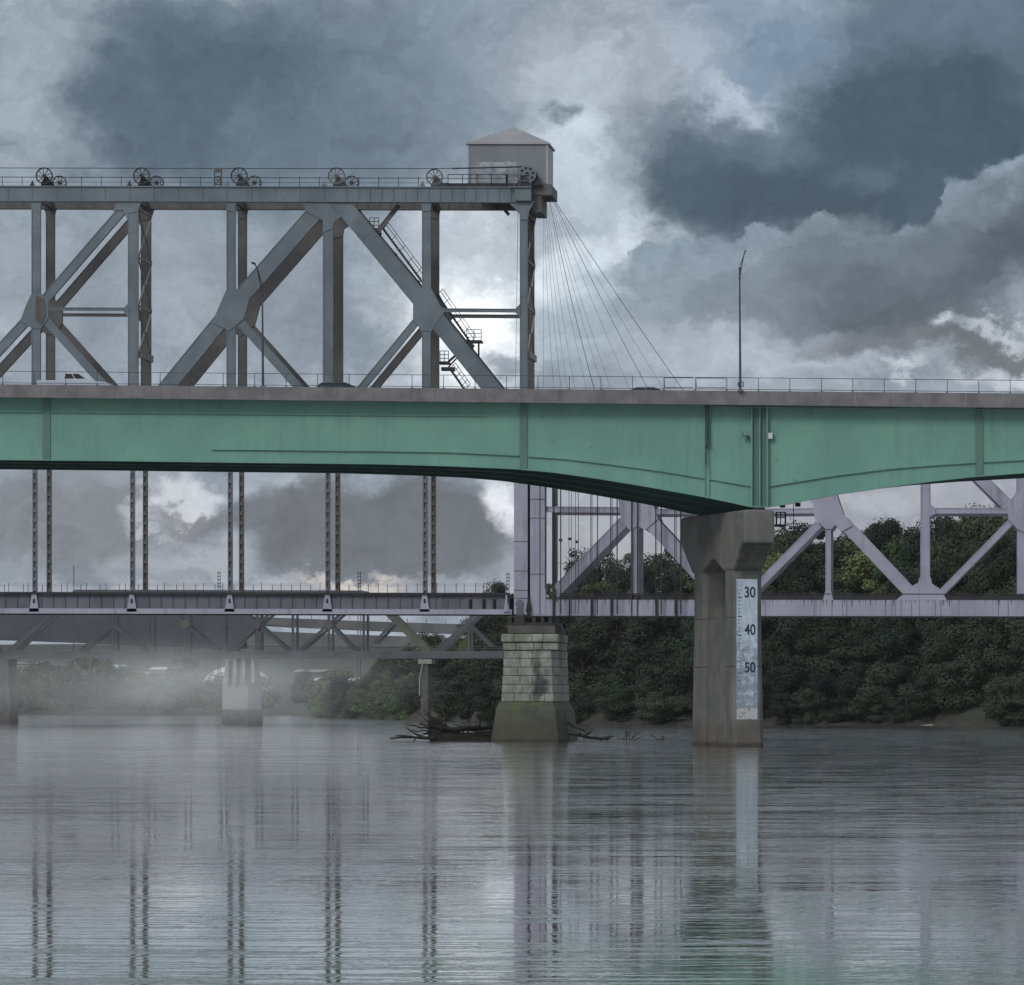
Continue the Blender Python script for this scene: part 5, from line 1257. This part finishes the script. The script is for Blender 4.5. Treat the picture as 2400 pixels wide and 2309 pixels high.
for i in range(34):        # hazy far bank
    u = -60+i*26+rt.uniform(-8, 8)
    if 640 < u < 720: continue
    Y = shoreY(u)+rt.uniform(5, 60); x = X(u, Y)
    big = 1.0 if u > 300 else 1.25
    if 60 < u < 330: big *= 1.25
    h_ = rt.uniform(6, 10)*big
    tree(x, Y, ground_z(x, Y)-.3, h_*1.1, h_, rt.choice(CRF), 'pale hazy tree, %s from left along the misty far bank' % (ORD+['twenty-'+w_ for w_ in ORD[:9]]+['thirtieth', 'thirty-first', 'thirty-second', 'thirty-third', 'thirty-fourth'])[far_n], 'hazy trees on the far left bank'); far_n += 1
tree(X(430, 1750), 1750, 3, 12, 15, CRF[0], 'largest hazy tree standing left of the pivot pier and dome', None)
tree(X(710, 1640), 1640, 1.5, 7, 10, CRF[1], 'tall narrow hazy tree just right of the pivot pier', None)
tree(X(1187, 1100), 1100, 8, 7, 13, CRS[0], 'sparse tree top poking above the lower deck beside the lift tower', None)
# sand spit at the right
m = MB(); m.rings([[(X(u, 938)+0, 938+dd, z_) for u, dd, z_ in ((2140, 4, -.2), (2200, 0, .0), (2370, 0, .0), (2400, 6, .1), (2380, 10, 1.2), (2250, 10, .7))], [(X(u, 938), 938+dd, z_) for u, dd, z_ in ((2142, 5, -.1), (2203, 2, .25), (2368, 2, .5), (2396, 7, .7), (2378, 10, 1.3), (2252, 10, .8))]])
M['sand'] = mat('pale_sand', (168, 156, 142), (140, 130, 118), .8, .95, bump=.2)
tag(m.build('sand_bank', M['sand']), kind='structure')

# ------------------------------------------------------------------ haze
def vol(name, dens, col=(.86, .88, .9, 1)):
    m = bpy.data.materials.new(name); m.use_nodes = True; t = NT(m.node_tree); t.n.clear()
    v = t.new('ShaderNodeVolumePrincipled'); v.inputs['Color'].default_value = col; v.inputs['Density'].default_value = dens; v.inputs['Anisotropy'].default_value = 0
    o = t.new('ShaderNodeOutputMaterial'); t.l.new(v.outputs[0], o.inputs['Volume']); return m
m = MB(); m.box(-2600, 2600, -450, 6100, -6, 125)
tag(m.build('haze', vol('haze_air', .00002)), 'thin even grey haze filling the air over the river', 'haze', kind='stuff')
mc = (X(430, 900), 900, 5.5); mrad = (40, 130, 8)
mv = vol('mist_bank', .008, (1, 1, 1, 1)); t = NT(mv.node_tree)
t.n['Principled Volume'].inputs['Anisotropy'].default_value = -.5
q = t.vmath('MULTIPLY', t.vmath('SUBTRACT', t.new('ShaderNodeNewGeometry').outputs['Position'], mc), tuple(1/r_ for r_ in mrad))
nz = t.noise(t.vmath('MULTIPLY', t.new('ShaderNodeNewGeometry').outputs['Position'], (.07, .02, .16)), 1, 4, .6)
d_ = t.math('MULTIPLY', t.mr(t.vmath('LENGTH', q), 1, 0, 0, 1), t.mr(nz, .35, .65, .25, 1.8))
t.put(t.n['Principled Volume'].inputs['Density'], t.math('MULTIPLY', d_, .0042))
m = MB(); m.box(mc[0]-mrad[0], mc[0]+mrad[0], mc[1]-mrad[1], mc[1]+mrad[1], .3, mc[2]+mrad[2])
tag(m.build('mist', mv), 'pale mist bank lying on the river around the pivot pier', 'mist', kind='stuff')
